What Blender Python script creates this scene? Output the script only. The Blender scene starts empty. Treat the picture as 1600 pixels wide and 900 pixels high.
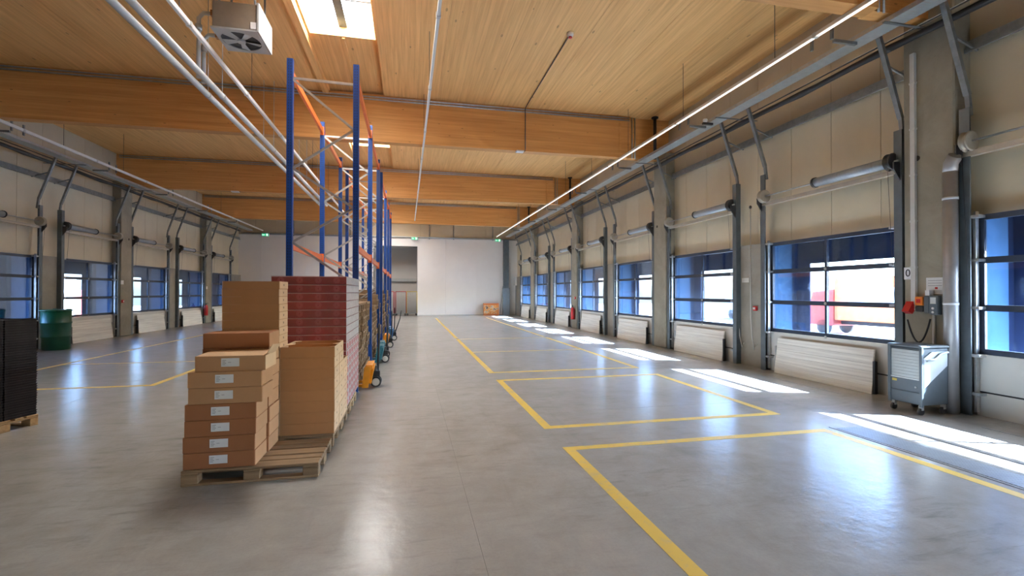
import bpy, math, random
from math import sin, cos, pi, radians
from mathutils import Vector, Matrix

random.seed(7)
SC = bpy.context.scene
COL = SC.collection

# ------------------------------------------------------------------ camera
cam_d = bpy.data.cameras.new('camera')
cam_d.sensor_fit = 'HORIZONTAL'
cam_d.sensor_width = 36.0
cam_d.lens = 745.5 / 1600.0 * 36.0
cam_d.clip_start = 0.05
cam_d.clip_end = 500
cam = bpy.data.objects.new('camera', cam_d)
COL.objects.link(cam)
_y, _p, _r = radians(12.183), radians(0.463), radians(0.052)
_F = Vector((sin(_y) * cos(_p), cos(_y) * cos(_p), sin(_p)))
_R = Vector((cos(_y), -sin(_y), 0))
_U = _R.cross(_F)
_R, _U = cos(_r) * _R + sin(_r) * _U, -sin(_r) * _R + cos(_r) * _U
_m = Matrix((_R, _U, -_F)).transposed().to_4x4()
_m.translation = Vector((0, 0, 1.81))
cam.matrix_world = _m
SC.camera = cam

# ------------------------------------------------------------------ world, sun, daylight, exposure
world = bpy.data.worlds.new('World')
SC.world = world
world.use_nodes = True
wn = world.node_tree
wn.nodes.clear()
w_out = wn.nodes.new('ShaderNodeOutputWorld')
w_bg = wn.nodes.new('ShaderNodeBackground')
w_sky = wn.nodes.new('ShaderNodeTexSky')
w_sky.sky_type = 'NISHITA'
w_sky.sun_disc = False
w_sky.sun_elevation = radians(38.3)
w_sky.sun_rotation = radians(108)
w_sky.air_density = 1.0
w_sky.dust_density = 3.0
w_bg.inputs['Strength'].default_value = 3.4
wn.links.new(w_sky.outputs[0], w_bg.inputs['Color'])
wn.links.new(w_bg.outputs[0], w_out.inputs['Surface'])

sun_d = bpy.data.lights.new('sun', 'SUN')
sun_d.energy = 150.0
sun_d.angle = radians(0.6)
sun_d.color = (1.0, 0.95, 0.87)
sun = bpy.data.objects.new('sun', sun_d)
COL.objects.link(sun)
sun.rotation_euler = Vector((-1.2, 0.4, -1.0)).to_track_quat('-Z', 'Y').to_euler()
sun.location = (30, -10, 30)

SKYLIGHT_POWER = 430.0
LED_STRENGTH = 1.0
SC.view_settings.view_transform = 'Standard'
SC.view_settings.look = 'None'
SC.view_settings.gamma = 1.0
SC.view_settings.use_curve_mapping = False
SC.view_settings.exposure = 0.48
SC.cycles.use_denoising = True
SC.cycles.max_bounces = 6
SC.cycles.diffuse_bounces = 4
SC.cycles.glossy_bounces = 3
SC.cycles.transparent_max_bounces = 8
SC.cycles.caustics_reflective = False
SC.cycles.caustics_refractive = False
SC.cycles.sample_clamp_indirect = 6.0

# ------------------------------------------------------------------ helpers
WL = {}          # world location of each empty / parent object (no rotation while building)


class MB:
    def __init__(self):
        self.v, self.f, self.sm = [], [], []

    def _add(self, vs, fs, smooth=False):
        n = len(self.v)
        self.v += [tuple(p) for p in vs]
        self.f += [tuple(i + n for i in f) for f in fs]
        self.sm += [smooth] * len(fs)
        return self

    def box(self, x0, x1, y0, y1, z0, z1):
        x0, x1 = min(x0, x1), max(x0, x1)
        y0, y1 = min(y0, y1), max(y0, y1)
        z0, z1 = min(z0, z1), max(z0, z1)
        vs = [(x0, y0, z0), (x1, y0, z0), (x1, y1, z0), (x0, y1, z0), (x0, y0, z1), (x1, y0, z1), (x1, y1, z1), (x0, y1, z1)]
        return self._add(vs, [(0, 3, 2, 1), (4, 5, 6, 7), (0, 1, 5, 4), (1, 2, 6, 5), (2, 3, 7, 6), (3, 0, 4, 7)])

    def cbox(self, x0, x1, y0, y1, z0, z1, b=0.01):
        """box with its vertical and horizontal edges chamfered (24-vertex)"""
        x0, x1 = min(x0, x1), max(x0, x1)
        y0, y1 = min(y0, y1), max(y0, y1)
        z0, z1 = min(z0, z1), max(z0, z1)
        rings = []
        for z, k in ((z0, b), (z0 + b, 0), (z1 - b, 0), (z1, b)):
            a, c, d, e = x0 + k, x1 - k, y0 + k, y1 - k
            q = b * (0.6 if k else 1.0)
            rings.append([(a + q, d, z), (c - q, d, z), (c, d + q, z), (c, e - q, z), (c - q, e, z), (a + q, e, z), (a, e - q, z), (a, d + q, z)])
        return self.rings(rings, True, True)

    def rings(self, rings, cap0=True, cap1=True, smooth=False):
        n = len(rings[0])
        vs = [p for r in rings for p in r]
        fs = []
        for k in range(len(rings) - 1):
            for i in range(n):
                j = (i + 1) % n
                fs.append((k * n + i, k * n + j, (k + 1) * n + j, (k + 1) * n + i))
        self._add(vs, fs, smooth)
        caps = []
        m = len(self.v) - len(vs)
        if cap0:
            caps.append(tuple(m + i for i in reversed(range(n))))
        if cap1:
            caps.append(tuple(m + (len(rings) - 1) * n + i for i in range(n)))
        self.f += caps
        self.sm += [False] * len(caps)
        return self

    def tube(self, pts, r, n=8, caps=True):
        pts = [Vector(p) for p in pts]
        rs = r if isinstance(r, (list, tuple)) else [r] * len(pts)
        rings = []
        prev = None
        for i, p in enumerate(pts):
            a = pts[max(i - 1, 0)]
            c = pts[min(i + 1, len(pts) - 1)]
            t = (c - a).normalized()
            if prev is None:
                ref = Vector((0, 0, 1)) if abs(t.z) < 0.9 else Vector((1, 0, 0))
                u = t.cross(ref).normalized()
            else:
                u = (prev - t * prev.dot(t)).normalized()
            prev = u
            w = t.cross(u)
            rings.append([tuple(p + rs[i] * (cos(2 * pi * k / n) * u + sin(2 * pi * k / n) * w)) for k in range(n)])
        return self.rings(rings, caps, caps, True)

    def cyl(self, p, q, r, n=12):
        return self.tube([p, q], r, n)

    def bar(self, p, q, w, h, side=(0, 1, 0)):
        """box beam from p to q, w along side, h across"""
        p, q = Vector(p), Vector(q)
        t = (q - p).normalized()
        s = Vector(side)
        s = (s - t * s.dot(t)).normalized()
        u = t.cross(s)
        rg = []
        for e in (p, q):
            rg.append([tuple(e + s * (a * w / 2) + u * (b * h / 2)) for a, b in ((-1, -1), (1, -1), (1, 1), (-1, 1))])
        return self.rings(rg)

    def lathe(self, c, prof, n=20, axis='z'):
        rings = []
        for r, h in prof:
            rg = []
            for k in range(n):
                a = 2 * pi * k / n
                if axis == 'z':
                    rg.append((c[0] + r * cos(a), c[1] + r * sin(a), c[2] + h))
                elif axis == 'y':
                    rg.append((c[0] + r * sin(a), c[1] + h, c[2] + r * cos(a)))
                else:
                    rg.append((c[0] + h, c[1] + r * cos(a), c[2] + r * sin(a)))
            rings.append(rg)
        return self.rings(rings, True, True, True)

    def prism(self, poly, axis, a, b):
        """2-D polygon extruded along an axis from a to b (poly in the two other axes, cyclic order)"""
        def put(u, v, w):
            return {'x': (w, u, v), 'y': (u, w, v), 'z': (u, v, w)}[axis]
        return self.rings([[put(u, v, a) for u, v in poly], [put(u, v, b) for u, v in poly]])

    def build(self, name, mat, parent=None, kind=None, label=None, bevel=0, origin=None):
        xs, ys, zs = zip(*self.v)
        if origin is None:
            origin = ((min(xs) + max(xs)) / 2, (min(ys) + max(ys)) / 2, min(zs))
        me = bpy.data.meshes.new(name)
        me.from_pydata([(x - origin[0], y - origin[1], z - origin[2]) for x, y, z in self.v], [], self.f)
        for p, s in zip(me.polygons, self.sm):
            p.use_smooth = s
        me.materials.append(mat)
        me.update()
        o = bpy.data.objects.new(name, me)
        COL.objects.link(o)
        WL[o.name] = Vector(origin)
        if parent is not None:
            o.parent = parent
            o.location = Vector(origin) - WL[parent.name]
        else:
            o.location = origin
        if bevel:
            bv = o.modifiers.new('edge', 'BEVEL')
            bv.width = bevel
            bv.segments = 2
            bv.limit_method = 'ANGLE'
        if kind:
            o['kind'] = kind
        if label:
            o['label'] = label
        return o


def tag(o, label, cat=None, group=None, kind=None):
    o['label'] = label
    if cat:
        o['category'] = cat
    if group:
        o['group'] = group
    if kind:
        o['kind'] = kind
    return o


def empty(name, loc, label=None, cat=None, group=None, kind=None):
    o = bpy.data.objects.new(name, None)
    o.empty_display_size = 0.1
    COL.objects.link(o)
    o.location = loc
    WL[o.name] = Vector(loc)
    if label:
        tag(o, label, cat, group, kind)
    return o


def kids(o):
    return [c for c in KIDS_POOL() if c.parent == o]


def KIDS_POOL():
    return COL.objects


def copy_tree(root, loc, rotz=None, label=None):
    r = root.copy()
    COL.objects.link(r)
    r.location = loc
    if rotz is not None:
        r.rotation_euler = (0, 0, rotz)
    if label:
        r['label'] = label
    for ch in list(root.children):
        c = ch.copy()
        COL.objects.link(c)
        c.parent = r
        for g in list(ch.children):
            d = g.copy()
            COL.objects.link(d)
            d.parent = c
    return r


ORD = ['lowest', 'second', 'third', 'fourth', 'fifth', 'sixth', 'seventh', 'eighth', 'ninth', 'tenth', 'eleventh', 'twelfth', 'thirteenth',
       'fourteenth', 'fifteenth', 'sixteenth', 'seventeenth', 'eighteenth', 'nineteenth', 'twentieth']
NTH = ['first'] + ORD[1:]

TENS = {20: 'twent', 30: 'thirt', 40: 'fort'}


def nth(k):
    """ordinal word of k (1-based)"""
    if k <= 20:
        return NTH[k - 1]
    t, u = k // 10 * 10, k % 10
    return TENS[t] + ('ieth' if u == 0 else 'y-' + NTH[u - 1])


# ------------------------------------------------------------------ materials


class NT:
    def __init__(self, name):
        self.m = bpy.data.materials.new(name)
        self.m.use_nodes = True
        self.t = self.m.node_tree
        self.b = self.t.nodes['Principled BSDF']
        self.out = self.t.nodes['Material Output']

    def n(self, typ, **kw):
        nd = self.t.nodes.new('ShaderNode' + typ)
        for k, v in kw.items():
            setattr(nd, k, v)
        return nd

    def l(self, a, b):
        self.t.links.new(a, b)

    def pos(self, scale, kind='world', rot=None):
        if kind == 'world':
            src = self.n('NewGeometry').outputs['Position']
        else:
            src = self.n('TexCoord').outputs['Object']
        mp = self.n('Mapping')
        mp.inputs['Scale'].default_value = scale
        if rot:
            mp.inputs['Rotation'].default_value = rot
        self.l(src, mp.inputs['Vector'])
        return mp.outputs['Vector']

    def noise(self, vec, scale=1.0, detail=4, rough=0.55, dist=0.0):
        nd = self.n('TexNoise')
        nd.inputs['Scale'].default_value = scale
        nd.inputs['Detail'].default_value = detail
        nd.inputs['Roughness'].default_value = rough
        nd.inputs['Distortion'].default_value = dist
        self.l(vec, nd.inputs['Vector'])
        return nd.outputs['Fac']

    def ramp(self, fac, stops):
        nd = self.n('ValToRGB')
        el = nd.color_ramp.elements
        while len(el) < len(stops):
            el.new(0.5)
        for e, (p, c) in zip(el, stops):
            e.position = p
            e.color = (*c, 1) if len(c) == 3 else c
        self.l(fac, nd.inputs['Fac'])
        return nd.outputs['Color']

    def mix(self, fac, a, b, mode='MIX'):
        nd = self.n('Mix', data_type='RGBA', blend_type=mode)
        for s, v in ((0, fac), (6, a), (7, b)):
            if hasattr(v, 'is_linked') or isinstance(v, bpy.types.NodeSocket):
                self.l(v, nd.inputs[s])
            elif s == 0:
                nd.inputs[s].default_value = v
            else:
                nd.inputs[s].default_value = (*v, 1)
        return nd.outputs[2]

    def math(self, op, a, b=0.0, c=0.0):
        nd = self.n('Math', operation=op)
        for i, v in enumerate((a, b, c)):
            if isinstance(v, bpy.types.NodeSocket):
                self.l(v, nd.inputs[i])
            else:
                nd.inputs[i].default_value = v
        return nd.outputs[0]

    def bump(self, h, strength=0.2, dist=0.01):
        nd = self.n('Bump')
        nd.inputs['Strength'].default_value = strength
        nd.inputs['Distance'].default_value = dist
        self.l(h, nd.inputs['Height'])
        self.l(nd.outputs['Normal'], self.b.inputs['Normal'])


def mat(name, col, rough=0.55, metal=0.0, var=0.08, scale=6.0, bump=0.0, kind='obj', spec=None, stretch=(1, 1, 1), rnd=0.0):
    """plain surface with procedural mottling; rnd = per-object brightness variation"""
    N = NT(name)
    v = N.pos(stretch, kind)
    f = N.noise(v, scale, 5, 0.6)
    lo = tuple(max(0, c * (1 - var)) for c in col)
    hi = tuple(min(1, c * (1 + var)) for c in col)
    c = N.ramp(f, [(0.3, lo), (0.7, hi)])
    if rnd:
        oi = N.n('ObjectInfo').outputs['Random']
        k = N.math('MULTIPLY_ADD', oi, 2 * rnd, 1 - rnd)
        cc = N.n('CombineColor')
        for i in range(3):
            N.l(k, cc.inputs[i])
        c = N.mix(1.0, c, cc.outputs[0], 'MULTIPLY')
    N.l(c, N.b.inputs['Base Color'])
    N.b.inputs['Roughness'].default_value = rough
    N.b.inputs['Metallic'].default_value = metal
    if spec is not None:
        N.b.inputs['Specular IOR Level'].default_value = spec
    if bump:
        N.bump(f, bump, 0.004)
    return N.m


def wood(name, base, dark, grain_axis, lam_axis=None, lam=0.0, knots=True, rough=0.6, kind='world', rnd=0.06, kscale=4.5, lamvar=0.25):
    """boards/lamellas: grain streaks along grain_axis, lamella-to-lamella tone steps along lam_axis"""
    N = NT(name)
    ax = 'xyz'.index(grain_axis)
    sc = [16.0, 16.0, 16.0]
    sc[ax] = 0.55
    v = N.pos(sc, kind)
    f = N.noise(v, 1.0, 6, 0.62, 0.3)
    c = N.ramp(f, [(0.25, dark), (0.62, base), (0.85, tuple(min(1, x * 1.12) for x in base))])
    sc2 = [0.8, 0.8, 0.8]
    sc2[ax] = 0.12
    g = N.noise(N.pos(sc2, kind), 1.0, 3, 0.5)
    c = N.mix(N.math('MULTIPLY', g, 0.45), c, dark)
    if lam_axis:
        la = 'xyz'.index(lam_axis)
        src = N.n('NewGeometry').outputs['Position'] if kind == 'world' else N.n('TexCoord').outputs['Object']
        sx = N.n('SeparateXYZ')
        N.l(src, sx.inputs[0])
        q = N.math('MULTIPLY', sx.outputs[la], 1.0 / lam)
        fl = N.math('FLOOR', q)
        wn_ = N.n('TexWhiteNoise', noise_dimensions='1D')
        N.l(fl, wn_.inputs['W'])
        c = N.mix(N.math('MULTIPLY', wn_.outputs['Value'], lamvar), c, dark)
        fr = N.math('FRACT', q)
        ln = N.math('LESS_THAN', fr, 0.05)
        c = N.mix(N.math('MULTIPLY', ln, 0.30), c, tuple(x * 0.5 for x in dark))
    if knots:
        ks = [kscale] * 3
        ks[ax] = kscale * 0.38
        vo = N.n('TexVoronoi', feature='F1')
        vo.inputs['Scale'].default_value = 1.0
        vo.inputs['Randomness'].default_value = 1.0
        N.l(N.pos(ks, kind), vo.inputs['Vector'])
        k = N.math('LESS_THAN', vo.outputs['Distance'], 0.075)
        c = N.mix(N.math('MULTIPLY', k, 0.55), c, tuple(x * 0.35 for x in dark))
    if rnd:
        oi = N.n('ObjectInfo').outputs['Random']
        kk = N.math('MULTIPLY_ADD', oi, 2 * rnd, 1 - rnd)
        cc = N.n('CombineColor')
        for i in range(3):
            N.l(kk, cc.inputs[i])
        c = N.mix(1.0, c, cc.outputs[0], 'MULTIPLY')
    N.l(c, N.b.inputs['Base Color'])
    N.b.inputs['Roughness'].default_value = rough
    N.b.inputs['Specular IOR Level'].default_value = 0.3
    N.bump(f, 0.1, 0.003)
    return N.m


def emissive(name, col, s):
    N = NT(name)
    N.b.inputs['Base Color'].default_value = (*col, 1)
    N.b.inputs['Emission Color'].default_value = (*col, 1)
    N.b.inputs['Emission Strength'].default_value = s
    return N.m


def glass(name, tint, gloss=0.1):
    N = NT(name)
    tr = N.n('BsdfTransparent')
    tr.inputs['Color'].default_value = (*tint, 1)
    gl = N.n('BsdfGlossy')
    gl.inputs['Roughness'].default_value = 0.04
    fr = N.n('Fresnel')
    fr.inputs['IOR'].default_value = 1.45
    v = N.pos((1.5, 5, 1.0), 'world')
    f = N.noise(v, 2.0, 4, 0.6)
    dif = N.n('BsdfDiffuse')
    dif.inputs['Color'].default_value = (0.55, 0.72, 0.95, 1)
    mx0 = N.n('MixShader')
    N.l(N.math('MULTIPLY', f, 0.012), mx0.inputs[0])
    N.l(tr.outputs[0], mx0.inputs[1])
    N.l(dif.outputs[0], mx0.inputs[2])
    mx = N.n('MixShader')
    N.l(N.math('MULTIPLY', fr.outputs[0], 0.6), mx.inputs[0])
    N.l(mx0.outputs[0], mx.inputs[1])
    N.l(gl.outputs[0], mx.inputs[2])
    N.l(mx.outputs[0], N.out.inputs['Surface'])
    return N.m


def translucent(name, col):
    N = NT(name)
    f = N.noise(N.pos((0.6, 3, 0.5)), 2.0, 4, 0.6)
    c = N.ramp(f, [(0.3, tuple(x * 0.8 for x in col)), (0.7, col)])
    a = N.n('BsdfDiffuse')
    b = N.n('BsdfTranslucent')
    N.l(c, a.inputs['Color'])
    N.l(c, b.inputs['Color'])
    m = N.n('MixShader')
    m.inputs[0].default_value = 0.5
    N.l(a.outputs[0], m.inputs[1])
    N.l(b.outputs[0], m.inputs[2])
    N.l(m.outputs[0], N.out.inputs['Surface'])
    return N.m


def floor_mat():
    N = NT('polished_concrete')
    a = N.noise(N.pos((1, 1, 1)), 0.35, 6, 0.6, 0.4)
    b = N.noise(N.pos((1, 1, 1)), 2.4, 10, 0.68, 0.3)
    g = N.noise(N.pos((1, 1, 1)), 45.0, 3, 0.6)
    c = N.ramp(a, [(0.3, (0.275, 0.262, 0.238)), (0.7, (0.37, 0.357, 0.33))])
    c = N.mix(N.math('MULTIPLY', N.ramp_f(b, 0.30, 0.75), 0.85), c, (0.44, 0.43, 0.405))
    c = N.mix(N.math('MULTIPLY', N.ramp_f(g, 0.45, 0.8), 0.18), c, (0.22, 0.21, 0.20))
    # dark scuffs in loose patches, tyre streaks
    s = N.noise(N.pos((1.2, 5.0, 1), rot=(0, 0, 0.4)), 1.8, 8, 0.7, 0.5)
    p = N.noise(N.pos((1, 1, 1)), 0.55, 3, 0.5)
    k = N.math('MULTIPLY', N.ramp_f(s, 0.52, 0.72), N.ramp_f(p, 0.36, 0.62))
    c = N.mix(N.math('MULTIPLY', k, 0.75), c, (0.19, 0.185, 0.175))
    s2 = N.noise(N.pos((5.5, 0.45, 1), rot=(0, 0, -0.12)), 1.1, 7, 0.7, 0.6)
    c = N.mix(N.math('MULTIPLY', N.ramp_f(s2, 0.56, 0.80), 0.30), c, (0.23, 0.225, 0.22))
    N.l(c, N.b.inputs['Base Color'])
    N.b.inputs['Roughness'].default_value = 0.23
    N.b.inputs['Specular IOR Level'].default_value = 0.5
    h = N.math('ADD', N.noise(N.pos((1, 1, 1)), 7.0, 4, 0.55), N.math('MULTIPLY', g, 0.06))
    N.bump(h, 0.24, 0.015)
    return N.m


def _ramp_f(self, fac, a, b):
    nd = self.n('MapRange')
    nd.inputs['From Min'].default_value = a
    nd.inputs['From Max'].default_value = b
    self.l(fac, nd.inputs['Value'])
    return nd.outputs['Result']


NT.ramp_f = _ramp_f


def paint_line():
    N = NT('worn_yellow_line_paint')
    a = N.noise(N.pos((1, 1, 1)), 9.0, 8, 0.75, 0.8)
    g = N.noise(N.pos((1, 1, 1)), 0.5, 3, 0.5)
    w = N.ramp_f(N.math('ADD', a, N.math('MULTIPLY', g, 0.35)), 0.68, 0.86)
    c = N.mix(N.math('MULTIPLY', w, 0.65), (0.78, 0.54, 0.10), (0.44, 0.42, 0.37))
    N.l(c, N.b.inputs['Base Color'])
    N.b.inputs['Roughness'].default_value = 0.4
    return N.m


def concrete(name, lo, hi):
    N = NT(name)
    a = N.noise(N.pos((1, 1, 1)), 1.3, 8, 0.65, 0.5)
    b = N.noise(N.pos((1, 1, 1)), 22.0, 4, 0.6)
    c = N.ramp(a, [(0.3, lo), (0.72, hi)])
    c = N.mix(N.math('MULTIPLY', N.ramp_f(b, 0.62, 0.75), 0.3), c, tuple(x * 0.55 for x in lo))
    N.l(c, N.b.inputs['Base Color'])
    N.b.inputs['Roughness'].default_value = 0.75
    N.bump(b, 0.15, 0.004)
    return N.m


def perforated(name, col, sx, sy, hole=0.3):
    """galvanised sheet with punched slots"""
    N = NT(name)
    src = N.pos((1, 1, 1))
    s = N.n('SeparateXYZ')
    N.l(src, s.inputs[0])
    fx = N.math('FRACT', N.math('MULTIPLY', s.outputs[0], sx))
    fy = N.math('FRACT', N.math('MULTIPLY', s.outputs[1], sy))
    a = N.math('LESS_THAN', N.math('ABSOLUTE', N.math('SUBTRACT', fx, 0.5)), hole * 0.6)
    b = N.math('LESS_THAN', N.math('ABSOLUTE', N.math('SUBTRACT', fy, 0.5)), hole)
    h = N.math('MULTIPLY', a, b)
    n = N.noise(N.pos((1, 1, 1)), 8, 4)
    c = N.ramp(n, [(0.3, tuple(x * 0.85 for x in col)), (0.7, col)])
    N.l(c, N.b.inputs['Base Color'])
    N.b.inputs['Metallic'].default_value = 0.55
    N.b.inputs['Roughness'].default_value = 0.45
    N.l(N.math('SUBTRACT', 1.0, h), N.b.inputs['Alpha'])
    return N.m


M = {}
M['floor'] = floor_mat()
M['line'] = paint_line()
M['clt'] = wood('cross_laminated_spruce', (0.92, 0.56, 0.225), (0.64, 0.34, 0.12), 'y', 'x', 0.11, rnd=0.05, kscale=3.2, lamvar=0.32)
M['glulam'] = wood('glulam_spruce', (0.80, 0.42, 0.15), (0.55, 0.25, 0.07), 'x', 'z', 0.04, rnd=0.0, kscale=6.0, lamvar=0.28)
M['clt_edge'] = wood('pale_spruce_reveal', (0.72, 0.50, 0.24), (0.5, 0.31, 0.12), 'x', None, 0, knots=False)
M['pallet'] = wood('weathered_pallet_wood', (0.37, 0.245, 0.14), (0.165, 0.10, 0.052), 'x', None, 0, knots=True, kind='obj', rnd=0.2, rough=0.8)
M['pallet_new'] = wood('pale_pallet_wood', (0.60, 0.43, 0.24), (0.36, 0.23, 0.11), 'x', None, 0, knots=True, kind='obj', rnd=0.15, rough=0.8)
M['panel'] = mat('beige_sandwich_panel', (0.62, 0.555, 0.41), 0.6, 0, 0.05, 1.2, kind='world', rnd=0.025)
M['panel_up'] = mat('upper_panel_timber_bounce', (0.48, 0.40, 0.28), 0.6, 0, 0.05, 1.2, kind='world', rnd=0.025)  # same beige panel, brown bounce from the timber painted in
M['joint'] = mat('dark_joint', (0.12, 0.11, 0.095), 0.9)
M['floor_joint'] = mat('grey_joint_sealant', (0.20, 0.195, 0.185), 0.8)
M['concrete'] = concrete('cast_concrete', (0.22, 0.20, 0.155), (0.35, 0.32, 0.25))
M['concrete2'] = concrete('smooth_grey_concrete', (0.24, 0.225, 0.19), (0.35, 0.33, 0.28))
M['white_wall'] = mat('white_wall_panel', (0.80, 0.775, 0.74), 0.5, 0, 0.03, 0.8, kind='world', rnd=0.012)
M['white_wall_shade'] = mat('inner_wall_painted_shade', (0.50, 0.49, 0.47), 0.6, 0, 0.04, 1.0, kind='world')  # white wall again, shade of the recess put into its colour
M['frame'] = mat('dark_blue_grey_aluminium', (0.035, 0.048, 0.075), 0.4, 0.3, 0.15)
M['door_white'] = mat('pale_grey_door_section', (0.62, 0.61, 0.57), 0.45, 0, 0.03, 2)
M['steel'] = mat('blue_grey_steel', (0.13, 0.155, 0.17), 0.45, 0.5, 0.15, 5)
M['galv'] = mat('galvanised_steel', (0.46, 0.47, 0.47), 0.42, 0.7, 0.15, 9)
M['galv_dark'] = mat('dull_galvanised_track', (0.22, 0.235, 0.235), 0.5, 0.5, 0.2, 9)
M['shaft'] = mat('beige_grey_shaft_steel', (0.42, 0.39, 0.33), 0.4, 0.3, 0.1, 7)
M['spring'] = mat('grey_torsion_spring', (0.34, 0.38, 0.42), 0.45, 0.5, 0.12, 30, bump=0.3, stretch=(0.2, 3, 0.2))
M['black'] = mat('matt_black', (0.018, 0.018, 0.02), 0.6, 0, 0.2)
M['drum'] = mat('dark_grey_drum', (0.07, 0.07, 0.072), 0.45, 0.5, 0.2)
M['alu'] = mat('brushed_aluminium_plate', (0.86, 0.84, 0.78), 0.5, 0.1, 0.2, 2.5, kind='world', stretch=(1, 0.25, 9))
M['tray'] = perforated('perforated_galvanised_tray', (0.64, 0.68, 0.68), 38, 18)
M['white_paint'] = mat('white_enamel', (0.72, 0.72, 0.70), 0.35, 0, 0.04)
M['grey_paint'] = mat('light_grey_enamel', (0.55, 0.55, 0.53), 0.4, 0, 0.05)
M['duct_grey'] = mat('silver_grey_duct', (0.34, 0.33, 0.33), 0.4, 0.3, 0.06)
M['led'] = emissive('lit_luminaire_diffuser', (1.0, 0.97, 0.92), LED_STRENGTH)
M['diffuser_off'] = mat('unlit_luminaire_diffuser', (0.70, 0.70, 0.68), 0.3, 0, 0.02)
M['blue'] = mat('blue_rack_paint', (0.006, 0.055, 0.25), 0.4, 0.0, 0.12, 8)
M['orange'] = mat('orange_rack_paint', (0.80, 0.17, 0.03), 0.4, 0, 0.1, 8)
M['zinc'] = mat('zinc_brace', (0.52, 0.51, 0.48), 0.4, 0.7, 0.12, 9)
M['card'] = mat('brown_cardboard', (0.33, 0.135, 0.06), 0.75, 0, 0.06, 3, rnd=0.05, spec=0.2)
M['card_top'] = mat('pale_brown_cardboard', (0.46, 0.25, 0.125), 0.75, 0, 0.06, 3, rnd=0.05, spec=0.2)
M['card_tray'] = mat('tan_tray_board', (0.46, 0.225, 0.095), 0.75, 0, 0.06, 3, rnd=0.04, spec=0.2)
M['card_lit'] = mat('tray_end_painted_lit', (0.66, 0.44, 0.26), 0.75, 0, 0.05, 3, rnd=0.04, spec=0.2)  # tray board again, window light painted in as a paler tan
M['sticker'] = mat('white_sticker', (0.75, 0.76, 0.78), 0.5, 0, 0.03)
M['print_grey'] = mat('grey_print', (0.30, 0.31, 0.34), 0.6, 0, 0.1)
M['red'] = mat('dark_red_carton_print', (0.30, 0.022, 0.022), 0.35, 0, 0.22, 5, rnd=0.14)
M['red_pale'] = mat('faded_red_print', (0.50, 0.12, 0.10), 0.4, 0, 0.1, 8)
M['red_print'] = mat('bright_red_print', (0.45, 0.03, 0.03), 0.4, 0, 0.1, 8)
M['red_white'] = mat('pale_carton_edge', (0.60, 0.36, 0.33), 0.5, 0, 0.1, 8)
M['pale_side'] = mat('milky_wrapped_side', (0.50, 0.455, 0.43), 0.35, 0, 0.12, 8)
M['hole'] = mat('dark_hole', (0.03, 0.02, 0.015), 0.9)
M['jack_orange'] = mat('orange_jack_paint', (0.82, 0.30, 0.012), 0.4, 0, 0.12, 8)
M['jack_teal'] = mat('teal_jack_paint', (0.03, 0.16, 0.20), 0.4, 0, 0.12, 8)
M['jack_blue'] = mat('blue_jack_paint', (0.03, 0.13, 0.28), 0.4, 0, 0.12, 8)
M['wheel'] = mat('cream_wheel', (0.62, 0.58, 0.50), 0.5, 0, 0.1)
M['green'] = mat('green_plastic', (0.006, 0.09, 0.045), 0.35, 0, 0.15, 4)
M['black_crate'] = mat('black_crate_plastic', (0.016, 0.014, 0.017), 0.55, 0, 0.25, 9, rnd=0.25)
M['cart_light'] = mat('light_grey_shutter', (0.44, 0.47, 0.47), 0.4, 0.1, 0.05)
M['cart_dark'] = mat('slate_grey_cabinet', (0.13, 0.155, 0.175), 0.4, 0.2, 0.08)
M['cart_side'] = mat('pale_cabinet_side', (0.60, 0.64, 0.65), 0.35, 0, 0.04)
M['red_box'] = mat('signal_red', (0.55, 0.02, 0.02), 0.4, 0, 0.1)
M['orange_box'] = mat('signal_orange', (0.75, 0.22, 0.03), 0.4, 0, 0.1)
M['navy'] = mat('navy_shelter_curtain', (0.012, 0.018, 0.040), 1.0, 0, 0.2, 3, spec=0.0)
M['blue_curtain'] = mat('pale_blue_shelter_liner', (0.05, 0.115, 0.23), 1.0, 0, 0.15, 2.5, spec=0.0)
M['navy_side'] = mat('navy_blue_shelter_side', (0.013, 0.022, 0.060), 1.0, 0, 0.2, 2.5, spec=0.0)
M['sign_green'] = emissive('exit_sign_green', (0.02, 0.5, 0.22), 0.6)
M['sign_white'] = emissive('exit_sign_white', (0.8, 1.0, 0.9), 0.8)
M['asphalt'] = mat('pale_yard_paving', (0.40, 0.40, 0.40), 0.8, 0, 0.1, 2, kind='world')
M['glass'] = glass('blue_tinted_acrylic', (0.70, 0.82, 0.98))
M['sky_glass'] = translucent('opal_skylight_glazing', (0.8, 0.82, 0.85))
M['heater'] = mat('beige_heater_case', (0.23, 0.19, 0.145), 0.5, 0, 0.08)
M['heater_white'] = mat('white_heater_side', (0.34, 0.34, 0.335), 0.4, 0, 0.04)
M['heater_grey'] = mat('grey_heater_frame', (0.40, 0.42, 0.42), 0.4, 0.2, 0.06)
M['cage_red'] = mat('red_cage_tube', (0.35, 0.04, 0.05), 0.4, 0, 0.1)
M['cage_yellow'] = mat('yellow_cage_tube', (0.60, 0.45, 0.09), 0.4, 0, 0.1)
M['truck_orange'] = mat('orange_lorry_body', (0.85, 0.22, 0.06), 0.5, 0, 0.15, 0.6)
M['truck_white'] = mat('white_lorry_body', (0.75, 0.75, 0.75), 0.4, 0, 0.05)
M['truck_red'] = mat('red_lorry_cab', (0.6, 0.06, 0.04), 0.4, 0, 0.1)


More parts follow.
